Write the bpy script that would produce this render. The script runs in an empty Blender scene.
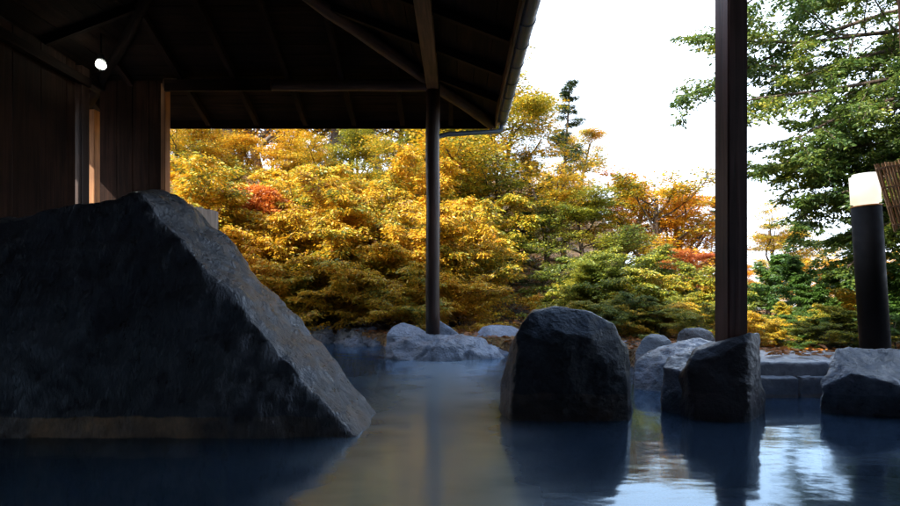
import bpy, bmesh, math, random
import numpy as np
from mathutils import Vector, Matrix, noise
R = math.radians
S = bpy.context.scene
C = S.collection
# ---------------------------------------------------------------- camera
CAMH = 0.70
cam = bpy.data.cameras.new('camera'); camo = bpy.data.objects.new('camera', cam); C.objects.link(camo)
camo.location = (0, 0, CAMH); camo.rotation_euler = (R(90), 0, 0)
cam.lens = 24; cam.sensor_width = 36
cam.shift_x = -8/900; cam.shift_y = 41/900
cam.clip_start = 0.05; cam.clip_end = 2000
S.camera = camo
S.render.resolution_x = 1024; S.render.resolution_y = 576
# ---------------------------------------------------------------- sky, sun, exposure
SUN_EL, SUN_DIR = 41, Vector((-0.80, -0.60, 0))
SUN_DIR.normalize()
SUN_DIR = Vector((SUN_DIR.x*math.cos(R(SUN_EL)), SUN_DIR.y*math.cos(R(SUN_EL)), math.sin(R(SUN_EL))))
W = bpy.data.worlds.new("World"); S.world = W; W.use_nodes = True
nt = W.node_tree; N = nt.nodes; L = nt.links
bg = N['Background']
sky = N.new('ShaderNodeTexSky'); sky.sky_type = 'NISHITA'; sky.sun_disc = False
sky.sun_elevation = R(SUN_EL); sky.sun_rotation = math.atan2(SUN_DIR.x, SUN_DIR.y) % (2*math.pi)
sky.dust_density = 2.5; sky.air_density = 1.2; sky.ozone_density = 2.5
tc = N.new('ShaderNodeTexCoord'); sp = N.new('ShaderNodeSeparateXYZ'); L.new(tc.outputs['Generated'], sp.inputs[0])
mr = N.new('ShaderNodeMapRange'); mr.interpolation_type = 'SMOOTHSTEP'
mr.inputs['From Min'].default_value = 0.30; mr.inputs['From Max'].default_value = 0.85
mr.inputs['To Min'].default_value = 0.86; mr.inputs['To Max'].default_value = 0.0
L.new(sp.outputs['Z'], mr.inputs['Value'])
mx = N.new('ShaderNodeMix'); mx.data_type = 'RGBA'
mx.inputs[7].default_value = (4.3, 4.9, 5.8, 1)        # thin bright high haze low in the sky
L.new(mr.outputs[0], mx.inputs[0]); L.new(sky.outputs[0], mx.inputs[6]); L.new(mx.outputs[2], bg.inputs['Color'])
bg.inputs['Strength'].default_value = 0.15
sl = bpy.data.lights.new('sun', 'SUN'); sl.energy = 2.5; sl.angle = R(0.5); sl.color = (1, .95, .85)
so = bpy.data.objects.new('sun', sl); C.objects.link(so); so.rotation_euler = SUN_DIR.to_track_quat('Z', 'Y').to_euler()
S.view_settings.view_transform = 'Standard'; S.view_settings.look = 'None'
S.view_settings.exposure = 2.15; S.view_settings.gamma = 1; S.view_settings.use_curve_mapping = False
S.render.engine = 'CYCLES'
S.cycles.max_bounces = 8; S.cycles.transparent_max_bounces = 10

def X(px, d): return (px - 458) / 600 * d
def P(px, py, d): return Vector(((px - 458) / 600 * d, d, CAMH - (py - 294) / 600 * d))

# ---------------------------------------------------------------- tagging and object helpers
def tag(o, label=None, cat=None, group=None, kind=None):
    if label: o['label'] = label
    if cat: o['category'] = cat
    if group: o['group'] = group
    if kind: o['kind'] = kind
    return o
def empty(name, loc, rz=0):
    o = bpy.data.objects.new(name, None); C.objects.link(o); o.location = loc; o.rotation_euler = (0, 0, rz)
    o.empty_display_size = .1
    return o
def link(name, me, mat=None, parent=None, loc=None, rot=None):
    o = bpy.data.objects.new(name, me); C.objects.link(o)
    if mat is not None and len(me.materials) == 0: me.materials.append(mat)
    if parent is not None: o.parent = parent
    if loc is not None: o.location = loc
    if rot is not None: o.rotation_euler = rot
    return o
def from_bm(name, bm, mat, parent=None, smooth=False, loc=None, rot=None):
    me = bpy.data.meshes.new(name); bm.normal_update(); bm.to_mesh(me); bm.free()
    if smooth:
        for p in me.polygons: p.use_smooth = True
    return link(name, me, mat, parent, loc, rot)
def mesh_np(name, verts, faces, mat, smooth=False):
    """faces: (n,k) array"""
    me = bpy.data.meshes.new(name)
    verts = np.ascontiguousarray(verts, dtype=np.float32); faces = np.ascontiguousarray(faces, dtype=np.int32)
    n, k = faces.shape
    me.vertices.add(len(verts)); me.vertices.foreach_set('co', verts.ravel())
    me.loops.add(n*k); me.loops.foreach_set('vertex_index', faces.ravel())
    me.polygons.add(n); me.polygons.foreach_set('loop_start', np.arange(0, n*k, k, dtype=np.int32))
    me.polygons.foreach_set('loop_total', np.full(n, k, dtype=np.int32))
    if smooth: me.polygons.foreach_set('use_smooth', np.ones(n, dtype=bool))
    me.update(calc_edges=True)
    if mat: me.materials.append(mat)
    return me

# ---------------------------------------------------------------- materials
def newmat(name):
    m = bpy.data.materials.new(name); m.use_nodes = True
    return m, m.node_tree.nodes, m.node_tree.links, m.node_tree.nodes['Principled BSDF']
def ramp(N, stops):
    r = N.new('ShaderNodeValToRGB'); e = r.color_ramp.elements
    while len(e) < len(stops): e.new(0.5)
    for i, (p, c) in enumerate(stops): e[i].position = p; e[i].color = (*c, 1)
    return r
def mat_wood(name, c0, c1, c2=None, rough=.75, scale=1.0, bump=.35):
    """grain runs along the object's local Z"""
    m, N, L, b = newmat(name)
    tc = N.new('ShaderNodeTexCoord'); mp = N.new('ShaderNodeMapping'); mp.inputs['Scale'].default_value = (28*scale, 28*scale, 1.3*scale)
    oi = N.new('ShaderNodeObjectInfo'); ad = N.new('ShaderNodeVectorMath'); ad.operation = 'ADD'
    sc = N.new('ShaderNodeVectorMath'); sc.operation = 'SCALE'; sc.inputs[3].default_value = 30
    L.new(oi.outputs['Random'], sc.inputs[0]); L.new(tc.outputs['Object'], ad.inputs[0]); L.new(sc.outputs[0], ad.inputs[1])
    L.new(ad.outputs[0], mp.inputs[0])
    n1 = N.new('ShaderNodeTexNoise'); n1.inputs['Scale'].default_value = 1; n1.inputs['Detail'].default_value = 7; n1.inputs['Distortion'].default_value = .6
    L.new(mp.outputs[0], n1.inputs[0])
    n2 = N.new('ShaderNodeTexNoise'); n2.inputs['Scale'].default_value = 2.2; n2.inputs['Detail'].default_value = 5
    L.new(ad.outputs[0], n2.inputs[0])
    r = ramp(N, [(.32, c0), (.68, c1)]); L.new(n1.outputs[0], r.inputs[0])
    r2 = ramp(N, [(.35, (.55, .5, .48)), (.65, (1.25, 1.2, 1.15))]); L.new(n2.outputs[0], r2.inputs[0])
    mu = N.new('ShaderNodeMix'); mu.data_type = 'RGBA'; mu.blend_type = 'MULTIPLY'; mu.inputs[0].default_value = 1
    L.new(r.outputs[0], mu.inputs[6]); L.new(r2.outputs[0], mu.inputs[7])
    ri = N.new('ShaderNodeAttribute'); ri.attribute_name = 'plank'
    ml = N.new('ShaderNodeMath'); ml.operation = 'MULTIPLY_ADD'; ml.inputs[1].default_value = .5; ml.inputs[2].default_value = .8
    L.new(ri.outputs['Fac'], ml.inputs[0])
    mv = N.new('ShaderNodeVectorMath'); mv.operation = 'SCALE'; L.new(mu.outputs[2], mv.inputs[0]); L.new(ml.outputs[0], mv.inputs[3])
    L.new(mv.outputs[0], b.inputs['Base Color'])
    bp = N.new('ShaderNodeBump'); bp.inputs['Strength'].default_value = bump; bp.inputs['Distance'].default_value = .01
    L.new(n1.outputs[0], bp.inputs['Height']); L.new(bp.outputs[0], b.inputs['Normal'])
    b.inputs['Roughness'].default_value = rough
    return m
M_beam = mat_wood('weathered_log', (.055, .026, .014), (.165, .082, .044))
M_post = mat_wood('dark_post_wood', (.030, .014, .010), (.085, .042, .028), rough=.5)
M_postR = mat_wood('square_post_wood', (.08, .034, .026), (.22, .10, .080), rough=.5)
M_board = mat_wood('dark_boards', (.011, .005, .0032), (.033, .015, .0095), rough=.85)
M_ceil_shade = mat_wood('ceiling_boards', (.006, .0033, .0022), (.022, .011, .007), rough=.95)  # ceiling boards; the near-black also paints shade onto the left timbers
for m_ in (M_board, M_ceil_shade): m_.node_tree.nodes['Principled BSDF'].inputs['Specular IOR Level'].default_value = .15
M_jamb = mat_wood('orange_brown_post', (.30, .12, .045), (.55, .27, .11))
M_pale = mat_wood('pale_fence_wood', (.24, .20, .18), (.42, .37, .33))
M_bam = mat_wood('bamboo_slats', (.55, .29, .12), (.88, .56, .30), scale=.6)
def mat_metal(name, col, rough=.4, metallic=0.0):
    m, N, L, b = newmat(name)
    n = N.new('ShaderNodeTexNoise'); n.inputs['Scale'].default_value = 14; n.inputs['Detail'].default_value = 6
    tc = N.new('ShaderNodeTexCoord'); L.new(tc.outputs['Object'], n.inputs[0])
    r = ramp(N, [(.3, tuple(x*.7 for x in col)), (.7, tuple(x*1.3 for x in col))]); L.new(n.outputs[0], r.inputs[0])
    L.new(r.outputs[0], b.inputs['Base Color'])
    r3 = ramp(N, [(.3, (rough-.1,)*3), (.7, (rough+.15,)*3)]); L.new(n.outputs[0], r3.inputs[0]); L.new(r3.outputs[0], b.inputs['Roughness'])
    b.inputs['Metallic'].default_value = metallic
    return m
M_gut = mat_metal('painted_gutter_metal', (.035, .06, .095), .5)
M_black = mat_metal('black_bollard_paint', (.003, .003, .003), .65); M_black.node_tree.nodes['Principled BSDF'].inputs['Specular IOR Level'].default_value = .15
def mat_rock(name, dark, light, stain=(.70, .42, .20), stain_amt=.9, stain_z=.105, rough=.42, bump=.6, x_lo=None, fine=9.0, strat=None, band=True, coat=.7):
    m, N, L, b = newmat(name)
    geo = N.new('ShaderNodeNewGeometry'); pos = geo.outputs['Position']
    mp = N.new('ShaderNodeMapping'); L.new(pos, mp.inputs[0])
    if strat: mp.inputs['Rotation'].default_value = strat[0]; mp.inputs['Scale'].default_value = strat[1]
    n1 = N.new('ShaderNodeTexNoise'); n1.inputs['Scale'].default_value = 2.3; n1.inputs['Detail'].default_value = 9; n1.inputs['Roughness'].default_value = .62
    L.new(pos, n1.inputs[0])
    n2 = N.new('ShaderNodeTexNoise'); n2.inputs['Scale'].default_value = fine; n2.inputs['Detail'].default_value = 10; n2.inputs['Roughness'].default_value = .68
    L.new(mp.outputs[0], n2.inputs[0])
    n3 = N.new('ShaderNodeTexVoronoi'); n3.inputs['Scale'].default_value = 42; n3.feature = 'F1'; L.new(mp.outputs[0], n3.inputs[0])
    r1 = ramp(N, [(.33, dark), (.72, light)]); L.new(n1.outputs[0], r1.inputs[0])
    r2 = ramp(N, [(.3, (.55,)*3), (.7, (1.35,)*3)]); L.new(n2.outputs[0], r2.inputs[0])
    mu = N.new('ShaderNodeMix'); mu.data_type = 'RGBA'; mu.blend_type = 'MULTIPLY'; mu.inputs[0].default_value = 1
    L.new(r1.outputs[0], mu.inputs[6]); L.new(r2.outputs[0], mu.inputs[7])
    out = mu.outputs[2]
    # mineral deposit left by the hot water up to a ragged line above the surface
    sx = N.new('ShaderNodeSeparateXYZ'); L.new(pos, sx.inputs[0])
    nw = N.new('ShaderNodeTexNoise'); nw.inputs['Scale'].default_value = 5.5; nw.inputs['Detail'].default_value = 5; L.new(pos, nw.inputs[0])
    ma = N.new('ShaderNodeMath'); ma.operation = 'MULTIPLY_ADD'; ma.inputs[1].default_value = -.055; L.new(nw.outputs[0], ma.inputs[0]); L.new(sx.outputs['Z'], ma.inputs[2])
    ms = N.new('ShaderNodeMapRange'); ms.inputs['From Min'].default_value = stain_z-.028; ms.inputs['From Max'].default_value = stain_z-.036
    L.new(ma.outputs[0], ms.inputs[0])
    nb = N.new('ShaderNodeTexNoise'); nb.inputs['Scale'].default_value = 3.1; nb.inputs['Detail'].default_value = 6
    L.new(pos, nb.inputs[0]); rb = ramp(N, [(.36, (.15,)*3), (.6, (1,)*3)]); L.new(nb.outputs[0], rb.inputs[0])
    fm = N.new('ShaderNodeMath'); fm.operation = 'MULTIPLY'; L.new(ms.outputs[0], fm.inputs[0]); L.new(rb.outputs[0], fm.inputs[1])
    last = fm.outputs[0]
    if x_lo is not None:
        xm = N.new('ShaderNodeMapRange'); xm.inputs['From Min'].default_value = x_lo[1]+.03; xm.inputs['From Max'].default_value = x_lo[1]
        xn = N.new('ShaderNodeMapRange'); xn.inputs['From Min'].default_value = x_lo[0]; xn.inputs['From Max'].default_value = x_lo[0]+.03
        xm.inputs['To Min'].default_value = .22; xn.inputs['To Min'].default_value = .3
        L.new(sx.outputs['X'], xm.inputs[0]); L.new(sx.outputs['X'], xn.inputs[0])
        f2 = N.new('ShaderNodeMath'); f2.operation = 'MULTIPLY'; L.new(xm.outputs[0], f2.inputs[0]); L.new(xn.outputs[0], f2.inputs[1])
        f3 = N.new('ShaderNodeMath'); f3.operation = 'MULTIPLY'; L.new(f2.outputs[0], f3.inputs[0]); L.new(last, f3.inputs[1]); last = f3.outputs[0]
    f4 = N.new('ShaderNodeMath'); f4.operation = 'MULTIPLY'; L.new(last, f4.inputs[0]); f4.inputs[1].default_value = stain_amt
    mi = N.new('ShaderNodeMix'); mi.data_type = 'RGBA'; L.new(f4.outputs[0], mi.inputs[0]); L.new(out, mi.inputs[6])
    sm = N.new('ShaderNodeVectorMath'); sm.operation = 'MULTIPLY'; sm.inputs[1].default_value = stain; L.new(r2.outputs[0], sm.inputs[0])
    L.new(sm.outputs[0], mi.inputs[7])
    L.new(mi.outputs[2], b.inputs['Base Color']); b.inputs['Specular IOR Level'].default_value = .8; b.inputs['Specular Tint'].default_value = (.72, .85, 1, 1); b.inputs['Coat Weight'].default_value = coat; b.inputs['Coat Roughness'].default_value = .24; b.inputs['Coat Tint'].default_value = (.85, .92, 1, 1); b.inputs['Coat IOR'].default_value = 1.6
    ad = N.new('ShaderNodeMath'); ad.operation = 'MULTIPLY_ADD'; ad.inputs[1].default_value = .12; L.new(n3.outputs['Distance'], ad.inputs[0]); L.new(n2.outputs[0], ad.inputs[2])
    bp = N.new('ShaderNodeBump'); bp.inputs['Strength'].default_value = bump; bp.inputs['Distance'].default_value = .06
    L.new(ad.outputs[0], bp.inputs['Height']); L.new(bp.outputs[0], b.inputs['Normal']); L.new(bp.outputs[0], b.inputs['Coat Normal'])
    rr = ramp(N, [(.3, (rough-.08,)*3), (.75, (rough+.25,)*3)]); L.new(n2.outputs[0], rr.inputs[0]); L.new(rr.outputs[0], b.inputs['Roughness'])
    return m
M_rockL = mat_rock('dark_slate_boulder', (.028, .031, .040), (.11, .12, .15), x_lo=(-2.10, -1.13), stain=(.95, .60, .30), coat=.6, rough=.28, bump=.75,
                   fine=8, strat=((0, R(45), 0), (1.9, 1.6, .8)))
M_rockD = mat_rock('dark_wet_rock', (.012, .012, .015), (.045, .045, .053), coat=.35, stain_amt=.12, stain_z=.15, rough=.34, bump=.8)
M_rockB = mat_rock('brown_dark_rock', (.020, .013, .012), (.060, .040, .036), stain_amt=.3, stain_z=.16, stain=(.16, .11, .09), rough=.42, coat=.3)
M_rockG = mat_rock('grey_pool_rock', (.16, .17, .20), (.44, .46, .52), stain_amt=.3, stain_z=.07, stain=(.2, .19, .17), rough=.30, bump=1)
M_rockF = mat_rock('wet_shore_rock', (.05, .052, .062), (.34, .36, .42), stain_amt=.3, stain_z=.05, stain=(.1, .1, .1), rough=.25, bump=1, fine=12)
M_rockS = mat_rock('grey_slab_rock', (.10, .105, .125), (.44, .46, .53), stain_amt=.6, stain_z=.12, stain=(.03, .026, .025), rough=.28, bump=1, fine=14)
M_kerb = mat_rock('kerb_stone', (.42, .41, .40), (.68, .66, .64), stain_amt=.4, stain_z=.03, rough=.6)
def mat_leaf(name, cols, trans=.30, ring=None):
    m, N, L, b = newmat(name)
    N.remove(b); out = N['Material Output']
    g = N.new('ShaderNodeNewGeometry'); tc = N.new('ShaderNodeTexCoord')
    n = N.new('ShaderNodeTexNoise'); n.inputs['Scale'].default_value = 1.1; n.inputs['Detail'].default_value = 3; L.new(g.outputs['Position'], n.inputs[0])
    a = N.new('ShaderNodeMath'); a.operation = 'MULTIPLY_ADD'; a.inputs[1].default_value = .55; L.new(g.outputs['Random Per Island'], a.inputs[0])
    s = N.new('ShaderNodeMapRange'); s.inputs['From Min'].default_value = .3; s.inputs['From Max'].default_value = .7; s.inputs['To Min'].default_value = 0; s.inputs['To Max'].default_value = .45; L.new(n.outputs[0], s.inputs[0])
    L.new(s.outputs[0], a.inputs[2])
    r = ramp(N, [(i/(len(cols)-1), c) for i, c in enumerate(cols)]); L.new(a.outputs[0], r.inputs[0])
    d = N.new('ShaderNodeBsdfDiffuse'); t = N.new('ShaderNodeBsdfTranslucent'); gl = N.new('ShaderNodeBsdfGlossy'); gl.inputs['Roughness'].default_value = .45
    gl.inputs['Color'].default_value = (.9, .9, .9, 1)
    L.new(r.outputs[0], d.inputs[0]); L.new(r.outputs[0], t.inputs[0])
    m1 = N.new('ShaderNodeMixShader'); m1.inputs[0].default_value = trans; L.new(d.outputs[0], m1.inputs[1]); L.new(t.outputs[0], m1.inputs[2])
    m2 = N.new('ShaderNodeMixShader'); m2.inputs[0].default_value = .05; L.new(m1.outputs[0], m2.inputs[1]); L.new(gl.outputs[0], m2.inputs[2])
    L.new(m2.outputs[0], out.inputs[0])
    return m
YEL, GOLD, ORA, BRN, LIM, GRN, RED = (.74, .42, .02), (.68, .32, .014), (.58, .20, .012), (.28, .09, .015), (.42, .38, .025), (.10, .15, .02), (.50, .13, .04)
ML_gold = mat_leaf('golden_leaves', [BRN, GRN, (.25, .27, .04), LIM, YEL, YEL, GOLD, ORA])
ML_yel = mat_leaf('yellow_leaves', [GRN, BRN, LIM, YEL, YEL, GOLD, YEL])
ML_lime = mat_leaf('yellow_green_leaves', [GRN, GRN, (.25, .26, .02), LIM, YEL, GOLD])
ML_dgr = mat_leaf('green_turning_leaves', [(.03, .05, .01), GRN, (.16, .20, .02), LIM, (.5, .30, .02)])
ML_ora = mat_leaf('orange_leaves', [YEL, YEL, GOLD, ORA, BRN])
ML_red = mat_leaf('red_leaves', [GOLD, ORA, RED, RED, BRN])
ML_azal = mat_leaf('azalea_leaves', [GOLD, (.66, .24, .03), (.62, .19, .03), (.40, .09, .02)])
ML_green = mat_leaf('green_leaves', [(.03, .075, .012), (.05, .12, .015), (.09, .17, .02), (.16, .22, .025)])
ML_pine = mat_leaf('dark_conifer_leaves', [(.02, .045, .018), (.035, .07, .02), (.06, .09, .02)])
ML_cypress = mat_leaf('cypress_leaves', [(.025, .065, .018), (.05, .11, .022), (.11, .17, .025), (.16, .20, .025), (.45, .38, .03)], trans=.4)
ML_fall = mat_leaf('fallen_leaf_litter', [YEL, ORA, (.35, .14, .04), BRN, (.45, .26, .10)], trans=.15)
def mat_bark(name, c0, c1):
    m, N, L, b = newmat(name)
    tc = N.new('ShaderNodeTexCoord'); mp = N.new('ShaderNodeMapping'); mp.inputs['Scale'].default_value = (9, 9, 2.5); L.new(tc.outputs['Object'], mp.inputs[0])
    n = N.new('ShaderNodeTexNoise'); n.inputs['Scale'].default_value = 2; n.inputs['Detail'].default_value = 8; L.new(mp.outputs[0], n.inputs[0])
    r = ramp(N, [(.35, c0), (.65, c1)]); L.new(n.outputs[0], r.inputs[0]); L.new(r.outputs[0], b.inputs['Base Color'])
    bp = N.new('ShaderNodeBump'); bp.inputs['Strength'].default_value = .6; bp.inputs['Distance'].default_value = .03; L.new(n.outputs[0], bp.inputs['Height']); L.new(bp.outputs[0], b.inputs['Normal'])
    b.inputs['Roughness'].default_value = .9
    return m
M_bark = mat_bark('brown_bark', (.035, .022, .014), (.11, .075, .05))
M_barkg = mat_bark('grey_bark', (.07, .055, .045), (.19, .155, .13))

# ---------------------------------------------------------------- terrain
def sstep(a, b, x):
    t = np.clip((x-a)/(b-a), 0, 1); return t*t*(3-2*t)
EX = [-30, -6.2, -1.9, -1.0, 0.2, 1.0, 1.9, 2.1, 7.5, 30]; EY = [8.9, 8.9, 8.9, 7.9, 7.3, 6.6, 5.4, 4.55, 4.4, 4.4]
def hill(x, y):
    x = np.asarray(x, float); y = np.asarray(y, float)
    Lf = 1 - sstep(-3.5, 5.5, x - .25*(y-9))
    h = .16 + Lf*(.38*np.clip(y-9.2, 0, None)); h = np.where(h > 5.5, 5.5 + (h-5.5)*.15, h)
    far = sstep(14, 60, y)*(1-Lf)*-1.2                        # land to the right sinks away
    ridge = sstep(50, 110, y)*(1-sstep(170, 330, y))*(9 + 3*np.sin(x*.021+1))*(.25+.75*(1-sstep(-10, 60, x)))
    w = .10*np.sin(x*1.3+y*.7)*np.sin(y*1.1-x*.4)*sstep(8.5, 11, y)
    return np.clip(h, None, 9) + far + ridge + w
def ground_z(x, y):
    e = np.interp(x, EX, EY)
    ins = (1 - sstep(-.12, .16, y - e)) * sstep(-6.6, -6.2, x) * (1-sstep(7.3, 7.6, x)) * sstep(-3.6, -3.2, y)
    return hill(x, y)*(1-ins) + (-.38)*ins
def axis(lo, hi, c, fine, n_f, growth):
    a = list(np.arange(c-n_f*fine, c+n_f*fine, fine)); s = fine
    while a[-1] < hi: s *= growth; a.append(a[-1]+s)
    s = fine
    while a[0] > lo: s *= growth; a.insert(0, a[0]-s)
    return np.array(a)
xs = axis(-500, 500, 0, .09, 95, 1.09); ys = axis(-300, 700, 6.5, .09, 80, 1.09)
XX, YY = np.meshgrid(xs, ys); ZZ = ground_z(XX, YY)
nx, ny = len(xs), len(ys); idx = np.arange(nx*ny).reshape(ny, nx)
F = np.stack([idx[:-1, :-1], idx[:-1, 1:], idx[1:, 1:], idx[1:, :-1]], -1).reshape(-1, 4)
m, Nn, Ll, b = newmat('ground_soil_and_litter')
g = Nn.new('ShaderNodeNewGeometry')
n1 = Nn.new('ShaderNodeTexNoise'); n1.inputs['Scale'].default_value = .9; n1.inputs['Detail'].default_value = 8; Ll.new(g.outputs['Position'], n1.inputs[0])
v = Nn.new('ShaderNodeTexVoronoi'); v.inputs['Scale'].default_value = 22; Ll.new(g.outputs['Position'], v.inputs[0])
r1 = ramp(Nn, [(0, (.07, .045, .02)), (.35, (.24, .12, .035)), (.6, (.42, .24, .06)), (.8, (.30, .10, .025)), (1, (.10, .10, .03))]); Ll.new(v.outputs['Color'], r1.inputs[0])
r2 = ramp(Nn, [(.35, (.05, .035, .02)), (.6, (.16, .10, .05))]); Ll.new(n1.outputs[0], r2.inputs[0])
mi = Nn.new('ShaderNodeMix'); mi.data_type = 'RGBA'; rr = ramp(Nn, [(.38, (0,)*3), (.55, (.85,)*3)]); Ll.new(n1.outputs[0], rr.inputs[0])
Ll.new(rr.outputs[0], mi.inputs[0]); Ll.new(r2.outputs[0], mi.inputs[6]); Ll.new(r1.outputs[0], mi.inputs[7])
# pool bed: pale mineral-coated stones
sx = Nn.new('ShaderNodeSeparateXYZ'); Ll.new(g.outputs['Position'], sx.inputs[0])
mz = Nn.new('ShaderNodeMapRange'); mz.inputs['From Min'].default_value = .02; mz.inputs['From Max'].default_value = -.1; Ll.new(sx.outputs['Z'], mz.inputs[0])
v2 = Nn.new('ShaderNodeTexVoronoi'); v2.inputs['Scale'].default_value = 3.2; v2.inputs['Randomness'].default_value = .9; Ll.new(g.outputs['Position'], v2.inputs[0])
r3 = ramp(Nn, [(0, (.50, .48, .42)), (.4, (.62, .58, .50)), (.7, (.40, .42, .40)), (1, (.70, .66, .56))]); Ll.new(v2.outputs['Color'], r3.inputs[0])
mj = Nn.new('ShaderNodeMix'); mj.data_type = 'RGBA'; Ll.new(mz.outputs[0], mj.inputs[0]); Ll.new(mi.outputs[2], mj.inputs[6]); Ll.new(r3.outputs[0], mj.inputs[7])
Ll.new(mj.outputs[2], b.inputs['Base Color']); b.inputs['Roughness'].default_value = .9
bp = Nn.new('ShaderNodeBump'); bp.inputs['Distance'].default_value = .05; Ll.new(v.outputs['Distance'], bp.inputs['Height']); Ll.new(bp.outputs[0], b.inputs['Normal'])
go = link('ground', mesh_np('ground', np.stack([XX, YY, ZZ], -1).reshape(-1, 3), F, m, True)); tag(go, kind='structure')

# ---------------------------------------------------------------- water
def water_mat():
    m, N, L, b = newmat('hot_spring_water'); N.remove(b); out = N['Material Output']
    g = N.new('ShaderNodeNewGeometry')
    mp = N.new('ShaderNodeMapping'); mp.inputs['Scale'].default_value = (1.6, 2.6, 1); L.new(g.outputs['Position'], mp.inputs[0])
    n = N.new('ShaderNodeTexNoise'); n.inputs['Scale'].default_value = 1.5; n.inputs['Detail'].default_value = 3; n.inputs['Roughness'].default_value = .45; L.new(mp.outputs[0], n.inputs[0])
    n2 = N.new('ShaderNodeTexNoise'); n2.inputs['Scale'].default_value = 5.2; n2.inputs['Detail'].default_value = 4; n2.inputs['Distortion'].default_value = .6; L.new(mp.outputs[0], n2.inputs[0])
    sx = N.new('ShaderNodeSeparateXYZ'); L.new(g.outputs['Position'], sx.inputs[0])
    mr = N.new('ShaderNodeMapRange'); mr.inputs['From Min'].default_value = .9; mr.inputs['From Max'].default_value = 2.4; mr.inputs['To Min'].default_value = .03; mr.inputs['To Max'].default_value = .34; L.new(sx.outputs['X'], mr.inputs[0])
    ml = N.new('ShaderNodeMath'); ml.operation = 'MULTIPLY'; L.new(n2.outputs[0], ml.inputs[0]); L.new(mr.outputs[0], ml.inputs[1])
    ad = N.new('ShaderNodeMath'); ad.operation = 'ADD'; L.new(n.outputs[0], ad.inputs[0]); L.new(ml.outputs[0], ad.inputs[1])
    bp = N.new('ShaderNodeBump'); bp.inputs['Strength'].default_value = .16; bp.inputs['Distance'].default_value = .03; L.new(ad.outputs[0], bp.inputs['Height'])
    gl = N.new('ShaderNodeBsdfGlossy'); gl.inputs['Roughness'].default_value = .085; gl.inputs['Color'].default_value = (.66, .84, 1, 1); L.new(bp.outputs[0], gl.inputs['Normal'])
    tr = N.new('ShaderNodeBsdfTransparent'); tr.inputs[0].default_value = (.74, .86, .95, 1)
    df = N.new('ShaderNodeBsdfDiffuse'); df.inputs[0].default_value = (.24, .32, .42, 1)
    m1 = N.new('ShaderNodeMixShader'); m1.inputs[0].default_value = .36; L.new(tr.outputs[0], m1.inputs[1]); L.new(df.outputs[0], m1.inputs[2])
    fr = N.new('ShaderNodeFresnel'); fr.inputs['IOR'].default_value = 1.9
    # a paler, rougher, more opaque band runs down the middle of the pool
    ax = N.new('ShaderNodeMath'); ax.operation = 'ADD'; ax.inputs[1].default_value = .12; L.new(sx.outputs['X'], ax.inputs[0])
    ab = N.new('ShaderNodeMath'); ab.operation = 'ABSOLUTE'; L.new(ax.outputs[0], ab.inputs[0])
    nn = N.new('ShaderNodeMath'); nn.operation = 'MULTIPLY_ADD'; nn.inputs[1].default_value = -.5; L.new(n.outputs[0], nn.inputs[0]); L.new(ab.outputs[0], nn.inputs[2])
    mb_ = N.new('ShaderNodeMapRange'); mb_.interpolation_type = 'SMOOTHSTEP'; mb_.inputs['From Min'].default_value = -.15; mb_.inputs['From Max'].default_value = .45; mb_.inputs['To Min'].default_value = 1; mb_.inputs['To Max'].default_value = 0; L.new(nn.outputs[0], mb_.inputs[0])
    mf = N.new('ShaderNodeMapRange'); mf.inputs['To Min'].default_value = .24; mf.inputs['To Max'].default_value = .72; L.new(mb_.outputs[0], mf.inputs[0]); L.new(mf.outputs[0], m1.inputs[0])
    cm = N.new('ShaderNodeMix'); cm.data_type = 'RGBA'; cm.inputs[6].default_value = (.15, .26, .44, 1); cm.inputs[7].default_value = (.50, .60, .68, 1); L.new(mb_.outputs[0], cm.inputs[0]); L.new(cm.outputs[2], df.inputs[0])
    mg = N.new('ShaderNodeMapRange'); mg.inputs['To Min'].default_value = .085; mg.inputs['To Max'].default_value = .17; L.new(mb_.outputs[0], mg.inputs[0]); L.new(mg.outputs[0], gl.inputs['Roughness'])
    m2 = N.new('ShaderNodeMixShader'); L.new(fr.outputs[0], m2.inputs[0]); L.new(m1.outputs[0], m2.inputs[1]); L.new(gl.outputs[0], m2.inputs[2])
    L.new(m2.outputs[0], out.inputs[0]); return m
wx = np.array([-6.6, 7.7]); wy = np.array([-3.7, 9.2])
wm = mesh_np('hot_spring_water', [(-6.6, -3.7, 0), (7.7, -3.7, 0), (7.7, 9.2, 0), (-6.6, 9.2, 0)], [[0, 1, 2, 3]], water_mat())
tag(link('water', wm), kind='structure')

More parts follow.
